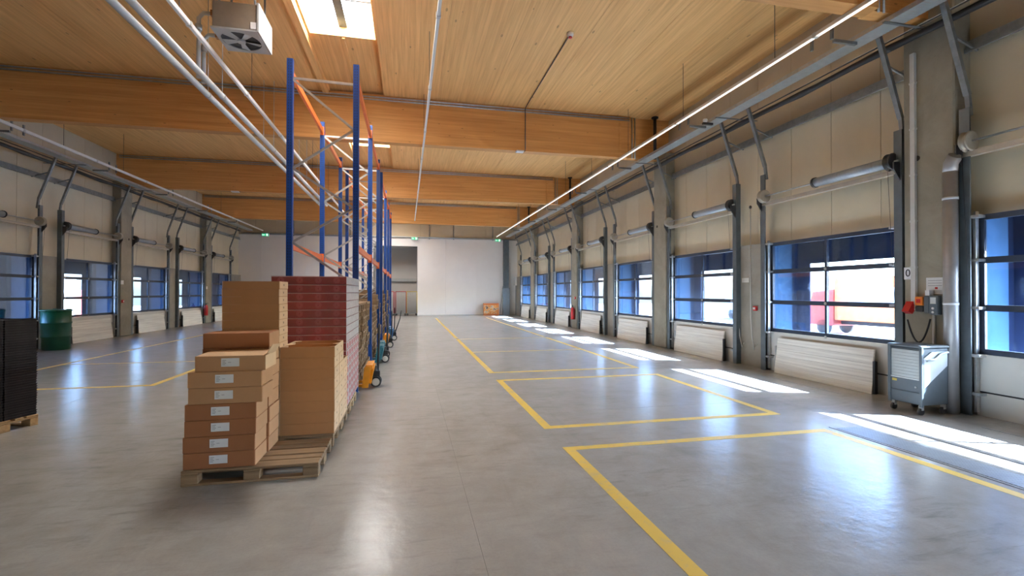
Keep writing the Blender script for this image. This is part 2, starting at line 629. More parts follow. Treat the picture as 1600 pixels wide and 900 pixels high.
def film_mat():
    N = NT('clear_stretch_film')
    f = N.noise(N.pos((3, 3, 14)), 1.0, 5, 0.7, 1.0)
    N.b.inputs['Base Color'].default_value = (0.75, 0.72, 0.70, 1)
    N.b.inputs['Roughness'].default_value = 0.25
    N.l(N.math('MULTIPLY_ADD', N.ramp_f(f, 0.35, 0.75), 0.14, 0.02), N.b.inputs['Alpha'])
    N.bump(f, 0.4, 0.01)
    return N.m


M['film'] = film_mat()

# ------------------------------------------------------------------ dimensions
XR, XL = 8.25, -11.6            # dock door planes
YEND, YFRONT = 36.8, -10.6      # back wall, open end of what is built behind the viewer
ZC, ZB = 7.45, 6.12             # ceiling underside, beam underside
COLS = [6.0, 14.3, 22.6, 30.9]
RD = [3.93 + 4.15 * k for k in range(-3, 8)]          # door centres, sunny side
LD = [16.38 + 4.15 * k for k in range(5)]         # door centres, shaded side
DW, DH, SILL = 1.5, 2.95, 0.90                    # half door width, door height, sill of the glazing
BEAMS = [-2.3, 6.0, 14.3, 22.6, 30.9]

# ------------------------------------------------------------------ floor
floor = empty('floor', (0, 0, 0), 'grey polished concrete hall floor with saw-cut joints', kind='structure')
xs = [-12.2, -5.4, 0.5, 6.0, 9.3]
ys = [-10.6, -2.3, 6.9, 15.2, 23.5, 31.8, 40.0]
for i in range(len(xs) - 1):
    for j in range(len(ys) - 1):
        MB().box(xs[i] + 0.0015, xs[i + 1] - 0.0015, ys[j] + 0.0015, ys[j + 1] - 0.0015, -0.2, 0).build('slab', M['floor'], floor)
MB().box(-12.2, 9.3, -10.6, 40, -0.3, -0.004).build('joint_filler', M['floor_joint'], floor)


def line(x0, x1, y0, y1):
    MB().box(x0, x1, y0, y1, -0.001, 0.0015).build('marking_line', M['line'], floor)


W = 0.12
for (y0, y1, cross) in [(1.0, 5.32, [1.0, 5.20]), (6.08, 9.66, [6.08, 9.54]), (10.50, 18.30, [10.50, 14.2, 18.2]), (18.6, 33.3, [])]:
    line(1.75, 1.75 + W, y0, y1)
    line(5.27, 5.27 + W, y0, y1)
    for c in cross:
        line(1.75 + W, 5.27, c, c + (W if c < 12 else 0.08))
line(-4.9, -4.9 + W, 10.42, 13.9)
line(-8.45, -8.45 + W, 10.42, 26.0)
for c in (10.42, 13.82):
    line(-8.45 + W, -4.9, c, c + (W if c < 12 else 0.08))
# checker-plate strip and frame of the dock leveller nearest the viewer
MB().box(5.56, 5.92, 2.1, 5.30, -0.001, 0.004).build('checker_plate', perforated('checker_plate_steel', (0.30, 0.32, 0.34), 26, 26, 0.16), floor)
for x in (5.50, 6.32, 6.86):
    MB().box(x, x + 0.025, 2.1, 5.36, -0.001, 0.005).build('plate_edge', M['galv_dark'], floor)
for yc in RD:
    MB().box(7.50, 7.52, yc - 1.0, yc + 1.0, -0.001, 0.003).build('plate_edge', M['galv_dark'], floor)

# ------------------------------------------------------------------ ceiling, beams, skylights
ceil = empty('ceiling', (0, 0, ZC), 'cross-laminated timber ceiling of long pale boards', kind='structure')
SX0, SX1 = -2.2, -0.72
strips = [(-11.9 + k * 1.6167, -11.9 + (k + 1) * 1.6167) for k in range(6)] + [(SX0, SX1)] + \
         [(SX1 + k * 1.52, SX1 + (k + 1) * 1.52) for k in range(6)]
bays = [(-10.6, -2.3)] + [(BEAMS[i], BEAMS[i + 1]) for i in range(len(BEAMS) - 1)] + [(30.9, YEND)]
SKY = []
for (b0, b1) in bays:
    s0, s1 = (b0 + 2.0, b0 + 5.26) if b1 - b0 > 7 else (b0 + 0.9, b0 + 3.6)  # short last bay: unseen skylight added to brighten the end wall
    has = b0 > 0
    if has:
        SKY.append((s0, s1))
    for (x0, x1) in strips:
        if x0 == SX0:
            if has:
                MB().box(x0 + 0.004, x1 - 0.004, b0, s0, ZC + 0.09, ZC + 0.2).build('ceiling_board', M['clt'], ceil)
                for xa, xb in ((x0 + 0.004, (x0 + x1) / 2 - 0.005), ((x0 + x1) / 2 + 0.005, x1 - 0.004)):
                    MB().box(xa, xb, s1, b1, ZC + 0.09, ZC + 0.2).build('ceiling_board', M['clt'], ceil)
                MB().box((x0 + x1) / 2 - 0.03, (x0 + x1) / 2 + 0.03, s1, b1, ZC + 0.06, ZC + 0.09).build('batten', M['clt'], ceil)
            else:
                MB().box(x0 + 0.004, x1 - 0.004, b0, b1, ZC + 0.09, ZC + 0.2).build('ceiling_board', M['clt'], ceil)
        else:
            MB().box(x0 + 0.003, x1 - 0.003, b0, b1, ZC, ZC + 0.2).build('ceiling_board', M['clt'], ceil)
    MB().box(SX0 - 0.17, SX0 - 0.01, b0, b1, ZC - 0.07, ZC).build('batten', M['clt'], ceil)
# unseen deck added over the boards to stop sky light leaking through gaps
d = MB()
d.box(-12.2, SX0, YFRONT, 40, ZC + 0.2, ZC + 0.35)
d.box(SX1, 9.0, YFRONT, 40, ZC + 0.2, ZC + 0.35)
prev = YFRONT
for s0, s1 in SKY:
    d.box(SX0, SX1, prev, s0, ZC + 0.2, ZC + 0.35)
    prev = s1
d.box(SX0, SX1, prev, 40, ZC + 0.2, ZC + 0.35)
d.build('light_stop_deck', M['joint'], ceil)

for k, (s0, s1) in enumerate(SKY):
    w = empty('window_%d' % (20 + k), (-1.46, s0, ZC), NTH[k] + ' roof skylight from the viewer, wire mesh under white glazing', kind='structure')
    zt = ZC + 0.42
    for a in (MB().box(SX0, SX1, s1 - 0.04, s1, ZC + 0.09, zt), MB().box(SX0, SX1, s0, s0 + 0.04, ZC + 0.09, zt),
              MB().box(SX0, SX0 + 0.04, s0 + 0.04, s1 - 0.04, ZC + 0.09, zt), MB().box(SX1 - 0.04, SX1, s0 + 0.04, s1 - 0.04, ZC + 0.09, zt)):
        a.build('reveal', M['clt_edge'], w)
    for xa, xb in ((SX0 + 0.04, -1.50), (-1.42, SX1 - 0.04)):
        MB().box(xa, xb, s0 + 0.04, s1 - 0.04, zt - 0.03, zt - 0.02).build('pane', M['sky_glass'], w)
    MB().box(-1.55, -1.37, s0 + 0.04, s1 - 0.04, zt - 0.12, zt - 0.045).build('glazing_bar', M['steel'], w)
    MB().cyl((SX0 + 0.1, s1 - 1.1, zt - 0.12), (SX1 - 0.05, s1 - 1.1, zt - 0.12), 0.016, 6).build('opening_rod', M['drum'], w)
    m = MB()
    for q in range(1, 10):
        x = SX0 + 0.04 + q * 0.14
        m.box(x - 0.006, x + 0.006, s0 + 0.04, s1 - 0.04, zt - 0.06, zt - 0.056)
    for q in range(1, 23):
        y = s0 + 0.04 + q * 0.14
        m.box(SX0 + 0.04, SX1 - 0.04, y - 0.006, y + 0.006, zt - 0.06, zt - 0.056)
    m.build('safety_mesh', M['heater_grey'], w, kind='stuff')
    ld = bpy.data.lights.new('daylight', 'AREA')
    ld.shape = 'RECTANGLE'
    ld.size = SX1 - SX0 - 0.1
    ld.size_y = s1 - s0 - 0.1
    ld.energy = SKYLIGHT_POWER
    ld.color = (1.0, 0.98, 0.95)
    lo = bpy.data.objects.new('daylight', ld)
    COL.objects.link(lo)
    lo.location = (-1.46, (s0 + s1) / 2, zt - 0.035)

for k, y in enumerate(BEAMS):
    b = empty('beam_%d' % (k + 1), (0, y, ZB), NTH[k] + ' glued-laminated timber roof beam counted from the open end', kind='structure')
    MB().box(-11.75, 6.95, y - 0.14, y + 0.14, ZB, ZC + 0.02).build('beam_span', M['glulam'], b)
    MB().box(6.95, 8.45, y - 0.02, y + 0.22, ZB + 0.03, ZC + 0.02).build('beam_stub', M['glulam'], b)
    MB().box(6.55, 6.62, y - 0.155, y - 0.14, ZB, ZC).build('edge_board', M['glulam'], b)
    # conduit pair along the top of the beam
    for dz in (0.0, 0.075):
        MB().cyl((-11.6, y - 0.165, ZC - 0.14 + dz), (6.9, y - 0.165, ZC - 0.14 + dz), 0.02, 6).build('conduit', M['galv'], b)
    MB().cyl((7.05, y - 0.05, ZB), (7.05, y - 0.05, ZC), 0.018, 6).build('conduit', M['galv'], b)
    MB().cyl((7.15, y - 0.05, ZB), (7.15, y - 0.05, ZC), 0.018, 6).build('conduit', M['galv'], b)

# ------------------------------------------------------------------ side walls


def side_wall(name, s, xd, doors, label, y_from):
    """s = +1 sunny side, -1 shaded side; xd = door plane"""
    w = empty(name, (xd, 0, 0), label, kind='structure')
    xo = xd + s * 0.12                              # front of the panels
    back = MB()
    back.box(xo + s * 0.05, xo + s * 0.3, y_from, 40, DH + 0.02, ZC + 0.3)
    back.build('wall_core', M['joint'], w)
    # piers between the doors
    edges = [y_from] + sum([[c - DW - 0.02, c + DW + 0.02] for c in doors], []) + [40]
    for i in range(0, len(edges), 2):
        if edges[i + 1] - edges[i] > 0.1:
            MB().box(xd - s * 0.04, xo + s * 0.3, edges[i], edges[i + 1], 0, DH + 0.02).build('pier', M['concrete2'], w)
    # sandwich panels with open vertical joints
    n = int(round((YEND - y_from) / 1.0375))
    for i in range(n):
        y0 = y_from + i * 1.0375
        y1 = min(y0 + 1.0375, YEND)
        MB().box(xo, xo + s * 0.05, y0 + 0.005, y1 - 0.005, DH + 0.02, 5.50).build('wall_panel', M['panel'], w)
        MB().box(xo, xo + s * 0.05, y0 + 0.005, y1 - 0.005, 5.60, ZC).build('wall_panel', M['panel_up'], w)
    t = MB()
    t.box(xo - s * 0.09, xo + s * 0.05, y_from, YEND, 5.48, 5.62)
    t.box(xo - s * 0.12, xo - s * 0.09, y_from, YEND, 5.44, 5.50)
    t.build('steel_rail', M['galv_dark'], w)
    for c in COLS:
        if c < y_from:
            continue
        xf = xd - s * 0.20
        MB().cbox(xf, xo + s * 0.02, c - 0.38, c + 0.38, 0, 6.30, 0.02).build('column', M['concrete'], w)
        hole = MB().cyl((xf - s * 0.002, c + 0.16, 3.98), (xf + s * 0.02, c + 0.16, 3.98), 0.045, 10)
        hole.build('lifting_socket', M['hole'], w)
    return w


wall_r = side_wall('wall_right', 1, XR, RD, 'beige panelled loading-dock wall with concrete columns on the sunny side', -10.6)
wall_l = side_wall('wall_left', -1, XL, LD, 'beige panelled loading-dock wall with concrete columns on the shaded side', -10.6)

# ------------------------------------------------------------------ dock doors


def dock_door(name, s, xd, yc, spring_near=True):
    """sectional dock door with tracks, shaft and spring (all mesh coordinates are world coordinates of this first one)"""
    r = empty(name, (xd, yc, 0), kind='structure')
    y0, y1 = yc - DW, yc + DW
    a, b = xd - s * 0.03, xd + s * 0.03
    rows = [SILL, 1.58, 2.28, DH]
    # frame members
    for k, z in enumerate(rows):
        h = 0.045 if k not in (0, 3) else 0.04
        zz = z + (0.04 if k == 0 else (-0.04 if k == 3 else 0))
        MB().box(a, b, y0, y1, zz - h, zz + h).build('rail', M['frame'], r)
    for y in (y0 + 0.035, yc, y1 - 0.035):
        for k in range(3):
            MB().box(a + s * 0.004, b - s * 0.004, y - (0.035 if y != yc else 0.025), y + (0.035 if y != yc else 0.025), rows[k] + 0.045, rows[k + 1] - 0.045).build('stile', M['frame'], r)
    for k in range(3):
        z0 = rows[k] + (0.08 if k == 0 else 0.045)
        z1 = rows[k + 1] - (0.08 if k == 2 else 0.045)
        for ya, yb in ((y0 + 0.07, yc - 0.025), (yc + 0.025, y1 - 0.07)):
            MB().box(xd - 0.006, xd + 0.006, ya, yb, z0, z1).build('pane', M['glass'], r)
    for z in (rows[1], rows[2], SILL):
        MB().cyl((a - s * 0.012, yc, z), (a, yc, z), 0.03, 8).build('hinge', M['galv'], r)
    # solid lower sections
    MB().box(a, b, y0, y1, 0.36, SILL - 0.005).build('panel', M['door_white'], r)
    MB().box(a, b, y0, y1, 0.0, 0.335).build('panel', M['door_white'], r)
    MB().box(a + s * 0.012, b, y0, y1, 0.33, 0.365).build('seal', M['black'], r)
    # tracks
    for e, ye in ((-1, y0), (1, y1)):
        yt = ye + e * 0.08
        t = MB()
        t.box(xd - s * 0.17, xd - s * 0.15, yt - 0.07, yt + 0.07, 0, 4.55)
        t.box(xd - s * 0.15, xd - s * 0.04, yt + e * 0.05, yt + e * 0.07, 0, 4.55)
        t.build('track_post', M['steel'], r)
        MB().box(xd - s * 0.11, xd - s * 0.05, ye - e * 0.02, ye + e * 0.012, 0.05, DH + 0.05).build('guide', M['galv'], r)
        u = MB()
        u.bar((xd - s * 0.06, yt, 4.45), (xd - s * 0.10, yt, 4.78), 0.06, 0.05)
        u.bar((xd - s * 0.10, yt, 4.75), (xd - s * 0.56, yt, 6.12), 0.075, 0.06)
        u.build('inclined_track', M['galv_dark'], r)
        MB().bar((xd - s * 0.38, yt, 5.62), (xd + s * 0.10, yt, 5.45), 0.03, 0.03).build('strut', M['galv_dark'], r)
        for z in (0.32, 0.88, 1.58, 2.28, 2.92):
            MB().box(xd - s * 0.16, xd - s * 0.03, ye - e * 0.09, ye + e * 0.02, z - 0.02, z + 0.02).build('roller_bracket', M['galv'], r)
    # shaft, spring, drums
    xs_ = xd - s * 0.20
    MB().cyl((xs_, y0 - 0.12, 4.03), (xs_, y1 + 0.12, 4.03), 0.017, 8).build('shaft', M['galv'], r)
    MB().box(xs_ + s * 0.03, xs_ + s * 0.12, y0 - 0.12, y1 + 0.12, 3.82, 3.90).build('shaft_rail', M['shaft'], r)
    MB().cyl((xs_, y0 + 0.10, 4.03), (xs_, yc + 0.05, 4.03), 0.09, 14).build('torsion_spring', M['spring'], r)
    MB().cyl((xs_, yc + 0.05, 4.03), (xs_, yc + 0.09, 4.03), 0.105, 12).build('spring_collar', M['drum'], r)
    for e, ye in ((-1, y0), (1, y1)):
        d_ = MB().lathe((xs_, ye - 0.05, 4.03), [(0.13, 0), (0.15, 0.015), (0.11, 0.03), (0.11, 0.08), (0.15, 0.095), (0.13, 0.11)], 18, 'y')
        d_.build('cable_drum', M['drum'] if e < 0 else M['shaft'], r)
        p = MB().prism([(xs_ - s * 0.10, 4.0), (xs_ - s * 0.10, 3.88), (xs_ + s * 0.13, 3.55), (xs_ + s * 0.13, 4.0)], 'y', ye + e * 0.10, ye + e * 0.12)
        p.build('shaft_bracket', M['drum'], r)
        MB().cyl((xs_ - s * 0.11, ye + 0.02 * e, 3.9), (xd - s * 0.1, ye + 0.02 * e, 0.3), 0.004, 4).build('lift_cable', M['drum'], r)
    return r


side_name = {1: 'sunny', -1: 'shaded'}
door_no = 1
for s, xd, cs in ((1, XR, RD), (-1, XL, LD)):
    proto = None
    for k, yc in enumerate(cs):
        nm = 'door_%d' % door_no
        door_no += 1
        if proto is None:
            proto = dock_door(nm, s, xd, yc)
            o = proto
        else:
            o = copy_tree(proto, (xd, yc, 0))
            o.name = nm
        far = len(cs) - 1 - k
        o['label'] = 'glazed sectional dock door, %s from the white end wall on the %s side' % ('nearest' if far == 0 else NTH[far], side_name[s])
        if far:
            o['label'] = o['label'].replace('nearest', 'first')
        o['kind'] = 'structure'

# upright aluminium bridging plates in front of the doors
def bridge_plate(s, xd, yc):
    e = -1
    xf = xd - s * 0.22
    r = empty('dock_plate', (xf, yc, 0), cat='dock plate', label='x')
    h = 0.78
    # long face made of planks, slightly leaning to the door
    zs = [0.0, 0.13, 0.26, 0.39, 0.52, 0.65, h]
    for k in range(6):
        z0, z1 = zs[k] + 0.0015, zs[k + 1] - 0.0015
        ya = yc - 1.13 + (0.03 if z0 > 0.5 else 0.0)
        x0, x1 = xf + s * 0.10 * z0 / h, xf + s * 0.10 * z1 / h
        rg = [[(x0, ya, z0), (x0, yc + 1.18, z0), (x1, yc + 1.18, z1), (x1, ya, z1)],
              [(x0 + s * 0.03, ya, z0), (x0 + s * 0.03, yc + 1.18, z0), (x1 + s * 0.03, yc + 1.18, z1), (x1 + s * 0.03, ya, z1)]]
        MB().rings(rg).build('plank', M['alu'], r)
    MB().box(xf + s * 0.03, xf + s * 0.09, yc - 1.17, yc - 1.13, 0.0, 0.58).build('side_seal', M['black'], r)
    MB().box(xf + s * 0.04, xf + s * 0.10, yc + 1.18, yc + 1.21, 0.0, 0.6).build('side_edge', M['galv'], r)
    return r


for s, xd, cs in ((1, XR, RD[4:]), (-1, XL, LD)):
    proto = None
    for k, yc in enumerate(cs):
        xf = xd - s * 0.22
        if proto is None:
            proto = o = bridge_plate(s, xd, yc)
        else:
            o = copy_tree(proto, (xf, yc, 0))
        far = len(cs) - 1 - k
        o['label'] = 'upright ribbed aluminium dock plate before the %s door from the end wall, %s side' % (NTH[far], side_name[s])
        o['category'] = 'dock plate'
        o['group'] = 'aluminium dock plates standing before the dock doors'

# dock shelters outside: navy top curtain, blue side curtains
def shelter(s, xd, yc):
    r = empty('dock_shelter', (xd + s * 0.5, yc, 0), 'x', 'dock shelter')
    a, b = xd + s * 0.44, xd + s * 0.70
    flap = 1.14 if s > 0 else 0.92
    MB().box(b, b + s * 0.03, yc - 1.72, yc + 1.72, 2.46, 3.5).build('top_curtain', M['navy'], r)
    MB().box(a, b, yc - 1.72, yc + 1.72, 3.42, 3.5).build('roof_sheet', M['navy'], r)
    MB().box(b, b + s * 0.02, yc + flap, yc + 1.72, 0.0, 3.42).build('side_curtain', M['navy_side'], r)
    MB().box(b, b + s * 0.02, yc - 1.72, yc - 1.45, 0.0, 3.42).build('side_curtain', M['navy'], r)
    MB().box(xd + s * 0.05, a + s * 0.12, yc + 1.505, yc + 1.519, 0.0, 2.94).build('pale_liner', M['blue_curtain'], r)
    MB().box(a + s * 0.12, b, yc + 1.525, yc + 1.545, 0.0, 3.42).build('side_sheet', M['navy_side'], r)
    MB().box(a, b, yc - 1.74, yc - 1.70, 0.0, 3.5).build('side_sheet', M['navy'], r)
    return r


for s, xd, cs in ((1, XR, RD), (-1, XL, LD)):
    proto = None
    for k, yc in enumerate(cs):
        if proto is None:
            proto = o = shelter(s, xd, yc)
        else:
            o = copy_tree(proto, (xd + s * 0.5, yc, 0))
        far = len(cs) - 1 - k
        o['label'] = 'dark blue dock shelter seen through the %s door from the end wall, %s side' % (NTH[far], side_name[s])
        o['group'] = 'dock shelters outside the doors'

# ------------------------------------------------------------------ back wall
wb = empty('wall_back', (0, YEND, 0), 'white panelled end wall with a tall recess and a service pipe', kind='structure')
OX0, OX1, OZ = -2.6, 0.62, 5.25
segs = [(-11.75, -10.2), (-10.2, -7.4), (-7.4, -5.0), (-5.0, OX0), (OX1, 2.75), (2.75, 5.1), (5.1, 7.2), (7.2, 8.4)]
for x0, x1 in segs:
    MB().box(x0 + 0.004, x1 - 0.004, YEND, YEND + 0.12, 0.03, 5.86).build('wall_panel', M['white_wall'], wb)
MB().box(OX0, OX1 + 0.2, YEND + 0.005, YEND + 0.12, OZ, 5.86).build('wall_panel', M['white_wall'], wb)
MB().box(-11.75, 8.4, YEND + 0.1, YEND + 0.3, 5.86, ZC + 0.2).build('upper_core', M['joint'], wb)
for k in range(8):
    x0 = -11.75 + k * 2.52
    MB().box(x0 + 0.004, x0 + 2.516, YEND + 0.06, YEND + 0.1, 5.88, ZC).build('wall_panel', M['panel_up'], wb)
for x0, x1 in ((-11.9, OX0), (OX1, 8.6)):
    MB().box(x0, x1, YEND + 0.13, YEND + 0.3, 0, 5.86).build('wall_core', M['joint'], wb)
MB().box(OX0 - 0.3, OX1 + 0.3, YEND + 2.2, YEND + 2.4, 0, 6).build('recess_wall', M['white_wall_shade'], wb)
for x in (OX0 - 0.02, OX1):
    MB().box(x, x + 0.02, YEND + 0.12, YEND + 2.2, 0, 5.6).build('recess_side', M['white_wall_shade'], wb)
MB().box(OX0, OX1, YEND + 0.12, YEND + 2.2, 5.3, 5.5).build('recess_soffit', M['white_wall_shade'], wb)
MB().box(OX0, OX1, YEND + 2.0, YEND + 2.2, 2.62, 2.86).build('recess_ledge', M['heater_grey'], wb)
MB().box(-11.7, OX0, YEND - 0.02, YEND, 0, 0.06).build('kickboard', M['grey_paint'], wb)
MB().box(OX1, 8.2, YEND - 0.02, YEND, 0, 0.06).build('kickboard', M['grey_paint'], wb)
MB().cyl((-11.5, YEND - 0.1, 5.92), (8.2, YEND - 0.1, 5.92), 0.055, 8).build('service_pipe', M['heater_grey'], wb)
for x in (-8.1, -4.2, 1.5, 3.35, 6.4):
    MB().cyl((x, YEND - 0.02, 5.8), (x, YEND - 0.02, ZC), 0.03, 6).build('conduit', M['galv_dark'], wb)
MB().box(-6.4, -5.1, YEND - 0.02, YEND, 0, 0.02).build('threshold', M['galv'], wb)

# end of hall behind the viewer
MB().box(-12.2, 9.0, YFRONT - 0.2, YFRONT, 0, ZC + 0.3).build('wall_front', M['white_wall'], None, 'structure', 'white closed end wall behind the viewer')

# outside yard
tag(MB().box(8.6, 90, -60, 110, -1.2, -1.1).build('yard_paving', M['asphalt']), 'pale truck yard paving outside the sunny dock doors', kind='structure')
tag(MB().box(-90, -12.0, -60, 110, -1.2, -1.1).build('yard_paving', M['asphalt']), 'pale truck yard paving outside the shaded dock doors', kind='structure')


def lorry(loc, rot, body, cab, label):
    r = empty('lorry', (0, 0, 0), label, 'lorry', 'lorries parked in the yard')
    MB().cbox(-3.6, 3.4, -1.25, 1.25, 1.0, 3.9, 0.04).build('cargo_box', body, r)
    c = MB().prism([(3.5, 0.6), (5.4, 0.6), (5.4, 1.7), (5.1, 2.9), (3.5, 3.1)], 'y', -1.2, 1.2).build('cab', cab, r)
    MB().box(5.25, 5.33, -1.0, 1.0, 1.8, 2.6).build('windscreen', M['glass'], c)
    MB().box(-3.5, 5.0, -0.5, 0.5, 0.7, 1.0).build('chassis', M['black'], r)
    for x in (-2.4, -1.3, 4.3):
        for e in (-1, 1):
            MB().cyl((x, e * 1.2, 0.5), (x, e * 0.9, 0.5), 0.5, 16).build('wheel', M['black'], r)
    for e in (-1, 1):
        MB().box(-2.6, 2.4, e * 1.255, e * 1.262, 2.0, 3.2).build('side_print', M['truck_white'], r)
    r.location = loc
    r.rotation_euler = (0, 0, rot)
    return r


lorry((30, 24.0, -1.1), radians(95), M['truck_orange'], M['truck_red'], 'orange box lorry parked outside, behind the big dock window')
lorry((36, 42.0, -1.1), radians(92), M['truck_orange'], M['truck_white'], 'orange box lorry parked outside, behind the second dock window')
lorry((30, 5.0, -1.1), radians(85), M['truck_white'], M['truck_white'], 'white box lorry parked outside the dock nearest the viewer')
lorry((-26, 40.0, -1.1), radians(100), M['truck_white'], M['truck_red'], 'white lorry with red cab parked outside the shaded dock wall')
# ------------------------------------------------------------------ services along the walls


def service_run(s, xt, xl, xb, zl, y0, name_side):
    t = empty('cable_tray', (xt, 0, 6.0), 'long perforated galvanised cable tray above the doors, %s side' % name_side, 'cable tray')
    MB().box(xt - 0.15, xt + 0.15, y0, 36.0, 6.02, 6.024).build('tray_bed', M['tray'], t)
    for e in (-1, 1):
        MB().box(xt + e * 0.15, xt + e * 0.154, y0, 36.0, 6.02, 6.09).build('tray_side', M['galv'], t)
        MB().box(xt + e * 0.14, xt + e * 0.154, y0, 36.0, 6.09, 6.094).build('tray_lip', M['galv'], t)
    return t


def hanger(parent, x, y, z0, z1):
    MB().cyl((x, y, z0), (x, y, z1), 0.006, 5).build('hanger_wire', M['drum'], parent)


def light_line(x0, x1, z, y0, y1, label, n_hang=8, lit=False, w=0.06, top=ZC):
    r = empty('light_strip', ((x0 + x1) / 2, y0, z), label, 'light')
    N_ = 10
    for k in range(N_):
        ya, yb = y0 + (y1 - y0) * k / N_, y0 + (y1 - y0) * (k + 1) / N_
        xa, xb = x0 + (x1 - x0) * k / N_, x0 + (x1 - x0) * (k + 1) / N_
        MB().bar((xa, ya, z + 0.035), (xb, yb, z + 0.035), w, 0.06, (1, 0, 0)).build('trunking', M['white_paint'], r)
        if True:
            MB().bar((xa, ya + 0.04, z), (xb, yb - 0.04, z), w * 0.85, 0.014, (1, 0, 0)).build('diffuser', M['led'] if lit else M['diffuser_off'], r)
        MB().bar((xb, yb - 0.03, z + 0.03), (xb, yb + 0.03, z + 0.03), w + 0.02, 0.08, (1, 0, 0)).build('joint_cover', M['grey_paint'], r)
    for k in range(n_hang):
        q = (k + 0.5) / n_hang
        hanger(r, x0 + (x1 - x0) * q, y0 + (y1 - y0) * q, z + 0.06, top)
    return r


service_run(1, 7.42, 6.6, 7.95, 6.06, -6, 'sunny')
service_run(-1, -10.72, -10.0, -11.2, 6.06, 4, 'shaded')
rl = light_line(6.6, 6.6, 6.05, -6, 36.2, 'long white strip light running beside the cable tray, sunny side', 14, lit=True)
ll = light_line(-10.0, -10.0, 6.05, 6, 36.2, 'long white strip light running beside the cable tray, shaded side', 10)
c1 = light_line(-3.44, -3.44, 6.05, 3, 30.5, 'white strip light hung beside the two fat pipes', 8)
c2 = light_line(0.46, 0.33, 6.05, 2, 29.0, 'thin strip light hung along the middle of the hall', 8, w=0.05)
for (s, x, y0, lb) in ((1, 7.93, -6, 'sunny'), (-1, -11.15, 6, 'shaded')):
    r = empty('pipe', (x, 0, 5.9), 'black sagging cable hose along the top of the %s dock wall' % lb, 'pipe')
    pts, rr = [], []
    y = y0
    k = 0
    while y < 35.5:
        pts.append((x, y, 5.92 + 0.012 * sin(y * 2.1)))
        rr.append(0.055 if k % 4 else 0.068)
        y += 0.45
        k += 1
    MB().tube(pts, rr, 8).build('hose', M['black'], r)
    MB().cyl((x - s * 0.02, y0, 6.04), (x - s * 0.02, 35.5, 6.04), 0.014, 6).build('cable', M['black'], r)
# cantilever brackets that carry the tray
n_b = 0
for s, xt, xw, ys_ in ((1, 7.42, 8.37, [c - 2.08 for c in RD[4:]]), (-1, -10.72, -11.72, [c - 2.08 for c in LD])):
    for k, y in enumerate(ys_):
        o = empty('tray_bracket', (xw, y, 5.97), 'steel tray bracket %s on the %s dock wall' % ((NTH[k] + ' from the viewer'), side_name[s]), 'bracket', 'brackets under the cable trays')
        xe = xw - s * 0.33 if min(abs(y - c) for c in COLS) < 0.5 else xw - s * 0.03
        MB().box(xt - s * 0.22, xe, y - 0.02, y + 0.02, 5.998, 6.018).build('arm', M['galv_dark'], o)
        MB().box(xt - s * 0.55, xt - s * 0.1, y + 0.55, y + 0.6, 5.95, 6.0).build('crossbar', M['galv_dark'], o)
        for dy in (0.55, 0.95):
            MB().box(xt - s * 0.60, xt - s * 0.57, y + dy, y + dy + 0.05, 6.0, 6.28).build('upstand', M['galv_dark'], o)

# fat heating pipes
for x, lb in ((-3.80, 'outer of the two fat white heating pipes under the ceiling'), (-3.55, 'inner of the two fat white heating pipes under the ceiling')):
    r = empty('heating_pipe', (x, 3, 5.6), lb, 'pipe', 'fat white heating pipes')
    MB().cyl((x, 2.5, 5.6), (x, 22.2, 5.6), 0.055, 14).build('pipe_run', M['grey_paint'], r)
    for y in (6.6, 10.2, 13.8, 18.0, 21.5):
        MB().cyl((x, y - 0.02, 5.6), (x, y + 0.02, 5.6), 0.064, 14).build('clamp', M['zinc'], r)
        MB().cyl((x, y, 5.66), (x, y, ZC), 0.008, 5).build('hanger_rod', M['zinc'], r)

# air heater with downward fan
hx, hy, hz = -3.0, 9.62, 6.42
h = empty('air_heater', (hx, hy, hz), 'boxy ceiling air heater with downward fan beside the skylight', 'heater')
MB().cbox(hx - 0.38, hx + 0.34, hy - 0.40, hy + 0.40, hz + 0.03, hz + 0.50, 0.015).build('case', M['heater'], h)
MB().box(hx + 0.345, hx + 0.38, hy - 0.42, hy + 0.42, hz + 0.0, hz + 0.52).build('side_panel', M['heater_white'], h)
MB().box(hx + 0.24, hx + 0.335, hy - 0.41, hy - 0.402, hz + 0.05, hz + 0.17).build('rating_plate', M['sticker'], h)
fr = MB()
ro = [(hx - 0.40, hy - 0.42), (hx + 0.34, hy - 0.42), (hx + 0.34, hy + 0.42), (hx - 0.40, hy + 0.42)]
n = 32
outer, inner = [], []
for k in range(n):
    a = 2 * pi * k / n
    q = 1 / max(abs(cos(a)), abs(sin(a)))
    outer.append((hx - 0.03 + 0.37 * q * cos(a), hy + 0.42 * q * sin(a)))
    inner.append((hx - 0.03 + 0.33 * cos(a), hy + 0.33 * sin(a)))
fr.rings([[(*p, hz + 0.03) for p in inner], [(*p, hz) for p in inner], [(*p, hz) for p in outer], [(*p, hz + 0.03) for p in outer]], False, False)
fr.build('fan_frame', M['heater_grey'], h)
MB().cyl((hx - 0.03, hy, hz + 0.022), (hx - 0.03, hy, hz + 0.028), 0.33, 28).build('fan_well', M['black'], h)
fan = MB().cyl((hx - 0.03, hy, hz - 0.02), (hx - 0.03, hy, hz + 0.02), 0.07, 16).build('fan_hub', M['heater_grey'], h)
